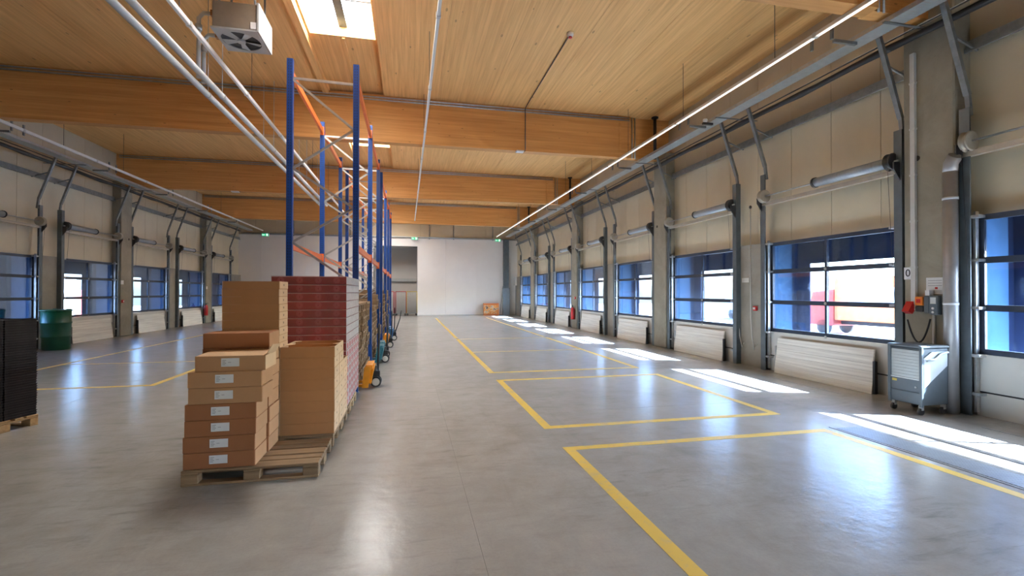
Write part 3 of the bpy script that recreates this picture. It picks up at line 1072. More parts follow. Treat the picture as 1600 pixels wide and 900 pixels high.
for k in range(5):
    a = 2 * pi * k / 5 + 0.4
    p = [(0.06, -0.03), (0.32, -0.09), (0.32, 0.06), (0.06, 0.03)]
    vs = []
    for (u, w_), zz in zip(p, (0.0, -0.005, 0.02, 0.015)):
        vs.append((hx - 0.03 + u * cos(a) - w_ * sin(a), hy + u * sin(a) + w_ * cos(a), hz + zz))
    MB()._add(vs + [(x, y, z + 0.004) for x, y, z in vs], [(0, 3, 2, 1), (4, 5, 6, 7), (0, 1, 5, 4), (1, 2, 6, 5), (2, 3, 7, 6), (3, 0, 4, 7)]).build('fan_blade', M['heater_grey'], fan)
for dx in (-0.3, 0.28):
    for dy in (-0.3, 0.3):
        MB().box(hx + dx - 0.015, hx + dx + 0.015, hy + dy - 0.015, hy + dy + 0.015, hz + 0.5, ZC).build('hanger_strap', M['galv_dark'], h)
for dz, dy in ((0.40, -0.1), (0.12, 0.12)):
    q = MB().tube([(hx - 0.38, hy + dy, hz + dz), (hx - 0.62, hy + dy, hz + dz), (hx - 0.70, hy + dy, hz + dz - 0.1), (hx - 0.70, hy + dy, 5.64)], 0.035, 10)
    q.build('feed_pipe', M['grey_paint'], h)
    MB().box(hx - 0.50, hx - 0.44, hy + dy - 0.05, hy + dy + 0.05, hz + dz - 0.05, hz + dz + 0.05).build('valve', mat('brass_valve', (0.36, 0.16, 0.06), 0.4, 0.6), h)
    MB().cyl((hx - 0.70, hy + dy, hz + dz - 0.32), (hx - 0.70, hy + dy, hz + dz - 0.22), 0.055, 10).build('pump', M['zinc'], h)

# ceiling detector with its conduit, and small unit under the beam
r = empty('smoke_detector', (3.42, 9.85, ZC), 'small red and white smoke detector with conduit on the wooden ceiling', 'detector')
MB().lathe((3.42, 9.85, ZC - 0.09), [(0.03, 0), (0.06, 0.02), (0.075, 0.05), (0.075, 0.09)], 14).build('detector_head', M['sticker'], r)
MB().lathe((3.42, 9.85, ZC - 0.12), [(0.02, 0), (0.04, 0.01), (0.04, 0.035)], 12).build('detector_lamp', M['red_box'], r)
MB().tube([(3.42, 9.95, ZC - 0.02), (3.46, 14.02, ZC - 0.02), (3.46, 14.12, ZC - 0.05), (3.46, 14.12, ZB + 0.05)], 0.014, 6).build('conduit', M['drum'], r)
r = empty('emergency_light', (3.36, 14.2, ZB), 'flat white emergency light under the beam below the detector conduit', 'light')
MB().cbox(3.18, 3.42, 14.08, 14.26, ZB - 0.045, ZB, 0.01).build('lamp_body', M['sticker'], r)
MB().cyl((3.44, 14.16, ZB - 0.03), (3.47, 14.16, ZB + 0.05), 0.014, 6).build('cable_gland', M['drum'], r)
r = empty('emergency_light', (-7.3, 22.5, ZB), 'flat white emergency light under the beam on the shaded side', 'light')
MB().cbox(-7.45, -7.15, 22.4, 22.6, ZB - 0.045, ZB, 0.01).build('lamp_body', M['sticker'], r)
MB().cyl((-7.12, 22.5, ZB - 0.03), (-7.10, 22.5, ZB + 0.05), 0.014, 6).build('cable_gland', M['drum'], r)
# black down-pipes by the columns, camera on the tray
for k, c in enumerate(COLS[1:]):
    r = empty('drain_pipe', (7.75, c - 0.25, 6.1), 'short black drain pipe under the roof by the %s concrete column on the sunny side' % NTH[k + 1], 'pipe', 'black drain pipes')
    MB().cyl((7.75, c - 0.25, 6.1), (7.75, c - 0.25, ZC - 0.03), 0.05, 10).build('pipe_run', M['black'], r)
    MB().cyl((7.75, c - 0.25, ZC - 0.04), (7.75, c - 0.25, ZC), 0.11, 12).build('flange', M['black'], r)
r = empty('camera_dome', (7.22, 10.5, 6.0), 'small white dome camera clipped to the cable tray', 'camera')
MB().lathe((7.12, 10.45, 5.98), [(0.02, 0), (0.05, 0.02), (0.06, 0.06), (0.05, 0.09)], 12).build('dome', M['sticker'], r)
MB().box(7.05, 7.32, 10.42, 10.48, 5.93, 5.98).build('mount', M['drum'], r)

# exit signs
for (x, y, lb) in ((0.4, 36.55, 'green exit sign over the tall recess in the end wall'), (6.75, 36.5, 'green exit sign where the cable tray meets the end wall'),
                   (-9.9, 36.5, 'green exit sign in the shaded corner of the end wall')):
    r = empty('exit_sign', (x, y, 5.70), lb, 'exit sign', 'exit signs on the end wall')
    MB().cbox(x - 0.24, x + 0.24, y - 0.03, y + 0.05, 5.70, 5.92, 0.01).build('sign_body', M['sticker'], r)
    f = MB().box(x - 0.22, x + 0.22, y - 0.034, y - 0.03, 5.72, 5.90).build('sign_face', M['sign_green'], r)
    m = MB()
    m.box(x - 0.15, x - 0.03, y - 0.037, y - 0.034, 5.79, 5.83)
    m.prism([(x - 0.21, 5.81), (x - 0.14, 5.86), (x - 0.14, 5.76)], 'y', y - 0.037, y - 0.034)
    m.build('arrow', M['sign_white'], f)
    MB().box(x + 0.06, x + 0.17, y - 0.037, y - 0.034, 5.74, 5.88).build('doorway_pictogram', M['sign_white'], f)
    MB().cyl((x, y, 5.92), (x, y + 0.2, 5.94), 0.015, 6).build('mount', M['drum'], r)

# ------------------------------------------------------------------ fittings on the near column
xf = XR - 0.20
r = empty('wall_conduit', (xf - 0.03, 6.20, 1.6), 'white vertical conduit clipped to the near concrete column', 'conduit')
MB().box(xf - 0.05, xf, 6.165, 6.235, 1.62, 5.70).build('duct', M['grey_paint'], r)
for z in (2.2, 2.95, 3.7, 4.45, 5.2):
    MB().box(xf - 0.055, xf, 6.155, 6.245, z, z + 0.03).build('clip', M['grey_paint'], r)
r = empty('round_duct', (8.0, 5.72, 0), 'fat grey round downpipe beside the near concrete column', 'pipe')
MB().cyl((7.95, 5.61, 0), (7.95, 5.61, 3.62), 0.09, 18).build('pipe_run', M['duct_grey'], r)
MB().tube([(7.95, 5.61, 3.62), (7.95, 5.60, 3.74), (7.93, 5.52, 3.84)], 0.09, 18).build('elbow', M['duct_grey'], r)
for z in (1.62, 3.2):
    MB().cyl((7.95, 5.61, z), (7.95, 5.61, z + 0.035), 0.096, 18).build('pipe_band', M['sticker'], r)
r = empty('dock_number_sign', (xf, 6.33, 2.05), 'white dock number plate with a nought beside the conduit', 'sign')
MB().box(xf - 0.008, xf, 6.245, 6.375, 2.02, 2.22).build('plate', M['sticker'], r)


def text(s, parent, loc, size, mat_, rot):
    cu = bpy.data.curves.new('digit', 'FONT')
    cu.body = s
    cu.size = size
    cu.align_x = 'CENTER'
    cu.align_y = 'CENTER'
    cu.extrude = 0.0015
    cu.materials.append(mat_)
    tmp = bpy.data.objects.new('digit_curve', cu)
    COL.objects.link(tmp)
    me = bpy.data.meshes.new_from_object(tmp.evaluated_get(bpy.context.evaluated_depsgraph_get()))
    bpy.data.objects.remove(tmp)
    o = bpy.data.objects.new('digit', me)
    COL.objects.link(o)
    o.parent = parent
    o.location = Vector(loc) - WL[parent.name]
    o.rotation_euler = rot
    return o


text('0', r, (xf - 0.010, 6.31, 2.12), 0.17, M['black'], (radians(90), 0, radians(-90)))
r = empty('notice_board', (xf, 5.90, 1.78), 'white printed instruction sheet on the near column', 'notice')
MB().box(xf - 0.006, xf, 5.78, 6.03, 1.78, 2.04).build('sheet', M['sticker'], r)
m = MB()
for z in (1.99, 1.95, 1.91, 1.83, 1.81):
    m.box(xf - 0.0075, xf - 0.006, 5.80, 6.0, z, z + 0.008)
m.build('printed_lines', M['print_grey'], r, kind='stuff')
m = MB().box(xf - 0.0075, xf - 0.006, 5.86, 5.90, 1.86, 1.89).build('red_mark', M['red_box'], r)
r = empty('dock_control', (xf, 5.96, 1.46), 'orange and grey dock control boxes on the near column', 'control box')
MB().cbox(xf - 0.10, xf, 6.02, 6.14, 1.60, 1.74, 0.01).build('orange_switch_box', M['orange_box'], r)
MB().cbox(xf - 0.09, xf, 6.02, 6.14, 1.50, 1.59, 0.01).build('lower_switch_box', M['drum'], r)
MB().cbox(xf - 0.09, xf, 5.93, 6.01, 1.48, 1.75, 0.01).build('terminal_box', M['steel'], r)
pn = MB().cbox(xf - 0.10, xf, 5.80, 5.92, 1.46, 1.76, 0.01).build('control_panel', M['cart_dark'], r)
MB().box(xf - 0.103, xf - 0.10, 5.82, 5.90, 1.63, 1.73).build('display', M['cart_side'], pn)
for z in (1.50, 1.56):
    MB().cyl((xf - 0.112, 5.86, z), (xf - 0.10, 5.86, z), 0.018, 10).build('button', M['sticker'], pn)
m = MB().box(xf - 0.105, xf - 0.10, 6.05, 6.11, 1.64, 1.70).build('knob', M['red_box'], r)
MB().cyl((xf - 0.03, 5.90, 0.8), (xf - 0.03, 5.90, 1.46), 0.02, 8).build('conduit', M['grey_paint'], r)
MB().box(xf - 0.11, xf - 0.02, 5.91, 5.97, 1.76, 1.84).build('paper_holder', M['sticker'], r)
r = empty('power_socket', (xf, 6.24, 1.5), 'red angled power socket with black cable on the near column', 'socket')
MB().prism([(xf - 0.16, 1.50), (xf - 0.07, 1.46), (xf, 1.56), (xf, 1.66), (xf - 0.06, 1.66)], 'y', 6.19, 6.30).build('socket_body', M['red_box'], r)
MB().box(xf - 0.04, xf, 6.16, 6.20, 1.52, 1.70).build('back_plate', M['grey_paint'], r)
pts = []
for k in range(13):
    t = k / 12
    pts.append((xf - 0.10 + 0.04 * t, 6.25 - 0.32 * t, 1.50 - 0.52 * sin(pi * (0.06 + 0.86 * t)) ** 0.8 + 0.06 * t))
MB().tube(pts, 0.013, 7).build('cable', M['black'], r)

# grey machine cabinet on castors
cx0, cx1, cy0, cy1 = 7.36, 7.87, 5.56, 6.06
r = empty('cabinet_trolley', (7.68, 5.81, 0), 'grey machine cabinet with roller shutter on castors by the near column', 'cabinet')
MB().cbox(cx0, cx1 - 0.02, cy0 + 0.02, cy1, 0.14, 0.98, 0.012).build('body', M['cart_dark'], r)
for k in range(9):
    z = 0.53 + k * 0.046
    MB().box(cx0 - 0.012, cx0, cy0 + 0.045, cy1 - 0.035, z, z + 0.043).build('shutter_slat', M['cart_light'], r)
MB().box(cx0 - 0.02, cx0, cy0 + 0.04, cy1 - 0.03, 0.505, 0.525).build('shutter_handle', M['cart_side'], r)
dr = MB().box(cx0 - 0.014, cx0, cy0 + 0.045, cy1 - 0.035, 0.33, 0.50).build('drawer', M['cart_dark'], r)
MB().box(cx0 - 0.018, cx0 - 0.014, cy1 - 0.12, cy1 - 0.05, 0.45, 0.485).build('label_plate', M['cage_yellow'], dr)
MB().cyl((cx0 - 0.024, cy0 + 0.10, 0.40), (cx0 - 0.014, cy0 + 0.10, 0.40), 0.014, 10).build('lock', M['galv'], dr)
MB().box(cx0 - 0.014, cx0, cy0 + 0.045, cy1 - 0.035, 0.155, 0.315).build('lower_panel', M['cart_dark'], r)
MB().box(cx0 - 0.03, cx0 + 0.0, cy0 + 0.0, cy0 + 0.04, 0.12, 1.0).build('corner_post', M['cart_dark'], r)
MB().box(cx0 - 0.03, cx0 + 0.0, cy1 - 0.03, cy1 + 0.01, 0.12, 1.0).build('corner_post', M['cart_dark'], r)
MB().cbox(cx0 - 0.04, cx1 - 0.02, cy0, cy1 + 0.015, 0.985, 1.02, 0.01).build('lid', M['cart_dark'], r)
MB().prism([(cx0 + 0.02, 0.40), (cx1 - 0.06, 0.72), (cx1 - 0.06, 0.93), (cx0 + 0.16, 0.93), (cx0 + 0.02, 0.84)], 'y', cy0 + 0.004, cy0 + 0.02).build('pale_side_panel', M['cart_side'], r)
MB().tube([(cx0 + 0.05, cy0 + 0.0, 0.80), (cx0 + 0.2, cy0 - 0.012, 0.82), (cx0 + 0.3, cy0 - 0.012, 0.90), (cx1 - 0.06, cy0 - 0.002, 0.92)], 0.018, 8).build('side_grip', M['cart_light'], r)
for x in (cx0 + 0.02, cx1 - 0.08):
    for y in (cy0 + 0.05, cy1 - 0.05):
        cst = MB().box(x - 0.02, x + 0.02, y - 0.025, y + 0.025, 0.07, 0.14).build('castor', M['galv'], r)
        MB().cyl((x - 0.01, y - 0.018, 0.05), (x - 0.01, y + 0.018, 0.05), 0.05, 14).build('castor_wheel', M['drum'], cst)

# call points, dock sign, pull cords, fire extinguishers
r = empty('call_point', (XR - 0.05, 10.02, 1.36), 'small red manual call point between the two nearest full doors', 'call point')
MB().cbox(XR - 0.11, XR - 0.045, 9.97, 10.08, 1.36, 1.47, 0.01).build('case', M['red_box'], r)
MB().box(XR - 0.114, XR - 0.11, 9.99, 10.06, 1.39, 1.44).build('window', M['sticker'], r)
r = empty('wall_plate', (XR - 0.05, 10.40, 2.06), 'pale sign plate on the grey pier between two doors', 'sign')
MB().box(XR - 0.055, XR - 0.045, 10.28, 10.52, 2.05, 2.16).build('plate', M['door_white'], r)
m = MB()
for k in range(3):
    m.box(XR - 0.0565, XR - 0.055, 10.34 + k * 0.05, 10.37 + k * 0.05, 2.085, 2.13)
m.build('faded_print', M['grey_paint'], r, kind='stuff')
for k, (yy, lb) in enumerate(((10.18, 'straight pale pull cord hanging down the pier by the red call point'), (10.62, 'thin pale pull cord hanging beside the second full dock door'))):
    r = empty('pull_cord', (XR - 0.08, yy, 0.4), lb, 'cord')
    pts = [(XR - 0.08, yy, 3.9), (XR - 0.08, yy, 1.2), (XR - 0.085, yy - 0.05, 0.7), (XR - 0.09, yy - 0.14, 0.42), (XR - 0.08, yy - 0.20, 0.55)]
    MB().tube(pts, 0.011, 6).build('cord', M['door_white'], r)
    MB().lathe((XR - 0.08, yy, 3.85), [(0.01, 0), (0.03, 0.02), (0.03, 0.06), (0.01, 0.08)], 8).build('pulley', M['drum'], r)
for (x, y, s, lb) in ((8.05, 22.55, 1, 'red fire extinguisher hung on the third column of the sunny side'), (-11.4, 30.3, -1, 'red fire extinguisher hung on the far shaded column')):
    r = empty('fire_extinguisher', (x - s * 0.12, y - 0.1, 0.45), lb, 'extinguisher', 'fire extinguishers')
    c = (x - s * 0.12, y - 0.1, 0.45)
    MB().lathe(c, [(0.06, 0), (0.10, 0.015), (0.10, 0.50), (0.07, 0.58), (0.03, 0.61)], 16).build('cylinder', M['red_box'], r)
    MB().lathe((c[0], c[1], 1.06), [(0.035, 0), (0.035, 0.04), (0.02, 0.08)], 10).build('valve', M['drum'], r)
    MB().bar((c[0], c[1], 1.12), (c[0] - s * 0.12, c[1], 1.17), 0.03, 0.015).build('lever', M['black'], r)
    MB().tube([(c[0], c[1] - 0.02, 1.10), (c[0], c[1] - 0.13, 1.02), (c[0], c[1] - 0.13, 0.65)], 0.014, 6).build('hose', M['black'], r)
    MB().box(c[0] + s * 0.09, x + s * 0.0, c[1] - 0.04, c[1] + 0.04, 0.80, 0.92).build('wall_hook', M['galv_dark'], r)
for (x, y, z, s, lb) in ((8.05, 22.4, 1.45, 1, 'small red call point above the extinguisher on the third sunny column'), (-11.4, 22.3, 1.35, -1, 'small red call point on the shaded column past the green barrel')):
    r = empty('call_point', (x, y, z), lb, 'call point')
    MB().cbox(x - s * 0.06, x, y - 0.06, y + 0.06, z, z + 0.12, 0.01).build('case', M['red_box'], r)
    MB().box(x - s * 0.064, x - s * 0.06, y - 0.035, y + 0.035, z + 0.03, z + 0.09).build('window', M['sticker'], r)
for k, (x, y, z) in enumerate(((-11.4, 22.3, 2.1), (-11.4, 30.6, 1.95))):
    r = empty('wall_plate', (x, y, z), 'small white plate on the %s' % ('shaded column past the green barrel' if k == 0 else 'farthest shaded column'), 'sign')
    MB().box(x, x + 0.008, y - 0.09, y + 0.09, z, z + 0.16).build('plate', M['sticker'], r)

# far corner: steel duct, leaning rail, switch box, poster board
r = empty('steel_duct', (7.42, 36.6, 0), 'tall grey sheet-metal duct in the far sunny corner', 'duct')
MB().box(7.22, 7.62, 36.45, 36.78, 2.1, 5.85).build('upper_duct', M['steel'], r)
MB().box(7.16, 7.68, 36.40, 36.78, 0.0, 2.1).build('lower_duct', mat('blue_grey_sheet', (0.26, 0.32, 0.37), 0.4, 0.4), r)
MB().box(7.15, 7.69, 36.39, 36.79, 2.08, 2.12).build('duct_flange', M['galv_dark'], r)
r = empty('leaning_rail', (6.9, 36.3, 0), 'thin dark rail leaning against the grey duct', 'rail')
MB().bar((6.86, 36.25, 0), (7.14, 36.36, 2.25), 0.04, 0.05).build('rail_bar', M['galv_dark'], r)
MB().bar((6.82, 36.25, 0.02), (6.98, 36.25, 0.02), 0.05, 0.04).build('rail_foot', M['galv_dark'], r)
r = empty('switch_box', (8.0, 35.6, 1.2), 'small pale switch box with dark post in the far sunny corner', 'switch box')
MB().cbox(7.86, 8.06, 35.55, 35.75, 2.3, 2.95, 0.01).build('box_case', M['grey_paint'], r)
MB().box(7.9, 7.86, 35.56, 35.74, 2.45, 2.8).build('box_front', M['sticker'], r)
MB().box(7.97, 8.02, 35.62, 35.68, 0, 2.3).build('post', M['galv_dark'], r)


def poster_mat():
    N = NT('printed_orange_poster')
    v = N.pos((1, 1, 1), 'obj')
    s = N.n('SeparateXYZ')
    N.l(v, s.inputs[0])
    f = N.noise(N.pos((3.2, 1, 4.0), 'obj'), 1.4, 3, 0.5, 1.2)
    c = N.ramp(f, [(0.36, (0.70, 0.22, 0.05)), (0.5, (0.85, 0.42, 0.10)), (0.56, (0.78, 0.70, 0.58)), (0.64, (0.12, 0.05, 0.03))])
    edge = N.math('GREATER_THAN', N.math('ABSOLUTE', N.math('SUBTRACT', s.outputs[2], 0.45)), 0.33)
    c = N.mix(edge, c, (0.68, 0.20, 0.05))
    N.l(c, N.b.inputs['Base Color'])
    N.b.inputs['Roughness'].default_value = 0.4
    return N.m


r = empty('poster_board', (6.2, 36.3, 0), 'orange printed poster board leaning at the foot of the white end wall', 'poster')
m = MB()
m.rings([[(5.62, 36.22, 0.0), (6.78, 36.22, 0.0), (6.78, 36.40, 0.92), (5.62, 36.40, 0.92)], [(5.62, 36.26, 0.0), (6.78, 36.26, 0.0), (6.78, 36.44, 0.92), (5.62, 36.44, 0.92)]])
m.build('printed_board', poster_mat(), r)
for x in (5.60, 6.78):
    MB().bar((x + 0.01, 36.23, 0.0), (x + 0.01, 36.41, 0.94), 0.03, 0.05, (1, 0, 0)).build('board_edge', M['orange_box'], r)


def cage(x, y, tube, label, mesh_col):
    r = empty('roll_cage', (x, y, 0), label, 'roll cage', 'roll cages in the recess')
    w, dp, h_ = 0.78, 0.7, 1.82
    for e in (-1, 1):
        for f in (0, 1):
            yy = y + f * dp
            MB().cyl((x + e * w / 2, yy, 0.18), (x + e * w / 2, yy, h_), 0.03, 6).build('upright', tube, r)
    for f in (0, 1):
        MB().cyl((x - w / 2, y + f * dp, h_), (x + w / 2, y + f * dp, h_), 0.03, 6).build('top_bar', tube, r)
    g = MB()
    for k in range(1, 10):
        xx = x - w / 2 + w * k / 10
        g.cyl((xx, y, 0.2), (xx, y, h_), 0.013, 4)
    for k in range(1, 9):
        g.cyl((x - w / 2, y, 0.2 + k * 0.18), (x + w / 2, y, 0.2 + k * 0.18), 0.006, 4)
    g.build('wire_side', mesh_col, r, kind='stuff')
    MB().box(x - w / 2, x + w / 2, y, y + dp, 0.15, 0.19).build('deck', M['galv_dark'], r)
    for e in (-1, 1):
        for f in (0.06, dp - 0.06):
            MB().cyl((x + e * (w / 2 - 0.06), y + f - 0.015, 0.075), (x + e * (w / 2 - 0.06), y + f + 0.015, 0.075), 0.075, 10).build('wheel', M['drum'], r)
    return r


cage(-0.60, 36.95, M['cage_red'], 'red tubular roll cage standing in the wall recess', M['galv'])
cage(0.22, 37.0, M['cage_yellow'], 'yellow tubular roll cage against the edge of the wall recess', M['galv'])
cage(-1.50, 36.75, M['cage_red'], 'red roll cage half hidden behind the pallet jacks', M['galv'])
# ------------------------------------------------------------------ blue pallet racks
RX0, RX1 = -2.05, -0.94


def rack(frames, label):
    r = empty('pallet_rack', ((RX0 + RX1) / 2, frames[0], 0), label, 'pallet rack', 'blue pallet racks')
    H_ = 5.90
    for k, y in enumerate(frames):
        for x in (RX0, RX1):
            m = MB()
            m.box(x - 0.05, x + 0.05, y - 0.045, y - 0.041, 0.01, H_)
            m.box(x - 0.05, x - 0.046, y - 0.041, y + 0.045, 0.01, H_)
            m.box(x + 0.046, x + 0.05, y - 0.041, y + 0.045, 0.01, H_)
            u = m.build('upright', M['blue'], r)
            MB().box(x - 0.07, x + 0.07, y - 0.06, y + 0.06, 0, 0.012).build('foot_plate', M['galv_dark'], u)
            if k < 2:
                sl = MB()
                z = 2.2
                while z < H_ - 0.05:
                    for dx in (-0.018, 0.018):
                        sl.box(x + dx - 0.005, x + dx + 0.005, y - 0.0455, y - 0.0445, z, z + 0.028)
                    z += 0.05
                sl.build('slots', M['black'], u, kind='stuff')
        zs = [5.55, 4.73, 3.98, 3.32, 2.68, 1.95, 1.2, 0.45]
        MB().bar((RX0 + 0.05, y, 5.57), (RX1 - 0.05, y, 5.55), 0.03, 0.04).build('brace', M['zinc'], r)
        for i in range(len(zs) - 1):
            a, b = (RX0 + 0.04, RX1 - 0.04) if i % 2 == 0 else (RX1 - 0.04, RX0 + 0.04)
            MB().bar((a, y + (0.012 if i % 2 else -0.012), zs[i]), (b, y + (0.012 if i % 2 else -0.012), zs[i + 1]), 0.022, 0.04).build('brace', M['zinc'], r)
    for k in range(len(frames) - 1):
        for x in (RX0, RX1):
            for z in (2.62, 5.68):
                bm = MB().box(x - 0.025, x + 0.025, frames[k] + 0.045, frames[k + 1] - 0.045, z - 0.06, z + 0.06).build('beam', M['orange'], r)
                for yy in (frames[k] + 0.047, frames[k + 1] - 0.051):
                    MB().box(x - 0.045, x + 0.045, yy, yy + 0.004, z - 0.1, z + 0.1).build('beam_connector', M['orange'], bm)
    return r


rack([9.0, 12.2, 15.3], 'nearer tall blue pallet rack with orange beams, standing empty above pallets')
rack([16.9, 19.9, 22.6, 25.4], 'farther tall blue pallet rack with orange beams, behind the nearer rack')

# ------------------------------------------------------------------ pallets


def pallet_parts(r, mt, mt2=None):
    """1.2 (x) by 0.8 (y) pallet with its corner at local 0,0,0 -> world offset of r"""
    ox, oy, oz = WL[r.name]
    mt2 = mt2 or mt

    def bx(x0, x1, y0, y1, z0, z1, nm, mm, b=0.004):
        MB().cbox(ox + x0, ox + x1, oy + y0, oy + y1, oz + z0, oz + z1, b).build(nm, mm, r)
    for (a, b) in ((0, 0.145), (0.1775, 0.2775), (0.3275, 0.4725), (0.5225, 0.6225), (0.655, 0.8)):
        bx(0, 1.2, a, b, 0.122, 0.144, 'deck_board', mt)
    for (a, b) in ((0, 0.145), (0.5275, 0.6725), (1.055, 1.2)):
        bx(a, b, 0, 0.8, 0.100, 0.122, 'stringer_board', mt)
    for (a, b) in ((0, 0.145), (0.5275, 0.6725), (1.055, 1.2)):
        for (c, d_) in ((0, 0.1), (0.3275, 0.4725), (0.7, 0.8)):
            bx(a, b, c, d_, 0.022, 0.100, 'block', mt2, 0.005)
    for (c, d_) in ((0, 0.1), (0.3275, 0.4725), (0.7, 0.8)):
        bx(0, 1.2, c, d_, 0.0, 0.022, 'bottom_board', mt)


def pallet_one(mt):
    m = MB()
    for (a, b) in ((0, 0.145), (0.1775, 0.2775), (0.3275, 0.4725), (0.5225, 0.6225), (0.655, 0.8)):
        m.box(0, 1.2, a, b, 0.122, 0.144)
    for (a, b) in ((0, 0.145), (0.5275, 0.6725), (1.055, 1.2)):
        m.box(a, b, 0, 0.8, 0.100, 0.1215)
        for (c, d_) in ((0, 0.1), (0.3275, 0.4725), (0.7, 0.8)):
            m.box(a, b, c, d_, 0.0225, 0.0995)
    for (c, d_) in ((0, 0.1), (0.3275, 0.4725), (0.7, 0.8)):
        m.box(0, 1.2, c, d_, 0.0, 0.022)
    return m.build('wooden_pallet', mt, origin=(0, 0, 0))


def pallet(x, y, z, label, group, mt=None, mt2=None):
    r = empty('wooden_pallet', (x, y, z), label, 'pallet', group)
    pallet_parts(r, mt or M['pallet'], mt2)
    return r


GP = 'wooden pallets carrying the cartons'
pal1 = pallet(-2.06, 4.97, 0, 'worn wooden pallet in front, half bare beside the labelled cartons', GP)
copy_tree(pal1, (-2.06, 5.90, 0), None, 'wooden pallet under the stacks of perforated trays')
copy_tree(pal1, (-2.06, 6.73, 0), None, 'wooden pallet under the low tray stack next to the red cartons')
p4 = pallet(-2.06, 7.58, 0, 'pale wooden pallet under the back of the film-wrapped red cartons', GP, M['pallet_new'])

# stacks of empty pallets under the racks
GS = 'empty pallets stacked under the blue racks'
stacks = [(9.10, 11), (10.0, 11), (10.9, 11), (12.32, 10), (13.2, 10), (14.1, 12), (15.6, 12), (17.05, 12), (17.95, 13), (18.85, 12), (20.1, 12), (21.0, 13), (22.8, 12)]
near_proto, far_proto = None, None
rs = random.Random(3)
for si, (y, n) in enumerate(stacks):
    for k in range(n):
        lb = 'empty pallet, %s from the floor in the %s stack under the blue racks' % (NTH[k] if k else 'first', NTH[si])
        jx, jy, jr = rs.uniform(-0.03, 0.03), rs.uniform(-0.015, 0.015), rs.uniform(-0.012, 0.012)
        loc = (-2.12 + jx, y + jy, k * 0.1445)
        if si < 2:
            if near_proto is None:
                near_proto = pallet(loc[0], loc[1], loc[2], lb, GS)
            else:
                copy_tree(near_proto, loc, jr, lb)
        else:
            if far_proto is None:
                far_proto = o = pallet_one(M['pallet'])
            else:
                o = far_proto.copy()
                COL.objects.link(o)
            o.location = loc
            o.rotation_euler = (0, 0, jr)
            tag(o, lb, 'pallet', GS)

# ------------------------------------------------------------------ labelled cartons on the front pallet


def carton(x0, x1, y0, y1, z0, z1, label, body, side, sticker=True, open_flap=False, group='labelled cartons on the front pallet'):  # side: aisle face in paler board, light painted into its tone
    cx, cy = (x0 + x1) / 2, (y0 + y1) / 2
    r = empty('carton', (cx, cy, z0), label, 'carton', group)
    if open_flap:
        m = MB()
        t = 0.004
        m.box(x0, x1, y0, y1, z0, z0 + t)
        m.box(x0, x1, y0, y0 + t, z0 + t, z1)
        m.box(x0, x1, y1 - t, y1, z0 + t, z1)
        m.box(x0, x0 + t, y0 + t, y1 - t, z0 + t, z1)
        m.build('carton_shell', body, r)
        MB().box(x1 - t, x1, y0 + t, y1 - t, z0 + t, z1).build('carton_side', side, r)
        m = MB()
        m.rings([[(x0, y0, z1), (x1 - 0.02, y0, z1), (x1 - 0.02, y1, z1 + 0.016), (x0, y1, z1 + 0.012)], [(x0, y0, z1 + 0.004), (x1 - 0.02, y0, z1 + 0.004), (x1 - 0.02, y1, z1 + 0.02), (x0, y1, z1 + 0.016)]])
        m.build('top_flap', side, r)
        MB().bar((x1, cy, z1), (x1 + 0.05, cy + 0.01, z1 + 0.09), y1 - y0 - 0.02, 0.004).build('side_flap', side, r)
    else:
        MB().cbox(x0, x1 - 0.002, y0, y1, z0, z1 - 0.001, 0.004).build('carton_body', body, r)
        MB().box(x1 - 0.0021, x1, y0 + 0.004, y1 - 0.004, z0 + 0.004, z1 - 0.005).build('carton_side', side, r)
        MB().box(x0 + 0.004, x1 - 0.004, cy - 0.025, cy + 0.025, z1 - 0.001, z1 - 0.0004).build('tape', M['card_top'], r)
    if sticker:
        sx = x0 + (x1 - x0) * 0.36 + rs.uniform(-0.01, 0.01)
        st = MB().box(sx, sx + 0.158, y0 - 0.0012, y0, z0 + 0.042, z0 + 0.122).build('sticker', M['sticker'], r)
        m = MB()
        for q in range(4):
            m.box(sx + 0.010, sx + 0.035 + 0.008 * (q % 2), y0 - 0.002, y0 - 0.0012, z0 + 0.058 + q * 0.014, z0 + 0.063 + q * 0.014)
        m.box(sx + 0.06, sx + 0.085, y0 - 0.002, y0 - 0.0012, z0 + 0.08, z0 + 0.084)
        m.build('printed_lines', M['print_grey'], st, kind='stuff')
    return r


z0 = 0.1445
hc = 0.1515
spec = [(-2.055, -1.435), (-2.058, -1.438), (-2.045, -1.430), (-2.043, -1.428), (-2.015, -1.375), (-2.02, -1.38)]
names = ['lowest carton with white sticker in the front labelled stack', 'second lowest stickered carton in the front labelled stack', 'third carton from the pallet in the front labelled stack',
         'fourth carton from the pallet in the front labelled stack', 'paler overhanging carton, fifth in the front labelled stack', 'paler overhanging carton just under the open topmost one']
for k, (xa, xb) in enumerate(spec):
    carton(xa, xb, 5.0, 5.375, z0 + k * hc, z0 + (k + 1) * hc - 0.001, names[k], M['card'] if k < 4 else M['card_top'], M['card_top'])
carton(-1.965, -1.355, 5.02, 5.40, z0 + 6 * hc, z0 + 7 * hc - 0.012, 'topmost front carton with its lid and side flap lifted', M['card_top'], M['card_lit'], open_flap=True)
for k in range(8):
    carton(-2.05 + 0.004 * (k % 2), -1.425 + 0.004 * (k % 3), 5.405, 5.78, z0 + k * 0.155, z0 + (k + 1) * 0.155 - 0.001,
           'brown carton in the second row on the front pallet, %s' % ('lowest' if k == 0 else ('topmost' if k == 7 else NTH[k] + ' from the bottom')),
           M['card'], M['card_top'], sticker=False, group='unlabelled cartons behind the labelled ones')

# perforated cardboard trays
TW, TD, TH = 0.60, 0.385, 0.1276


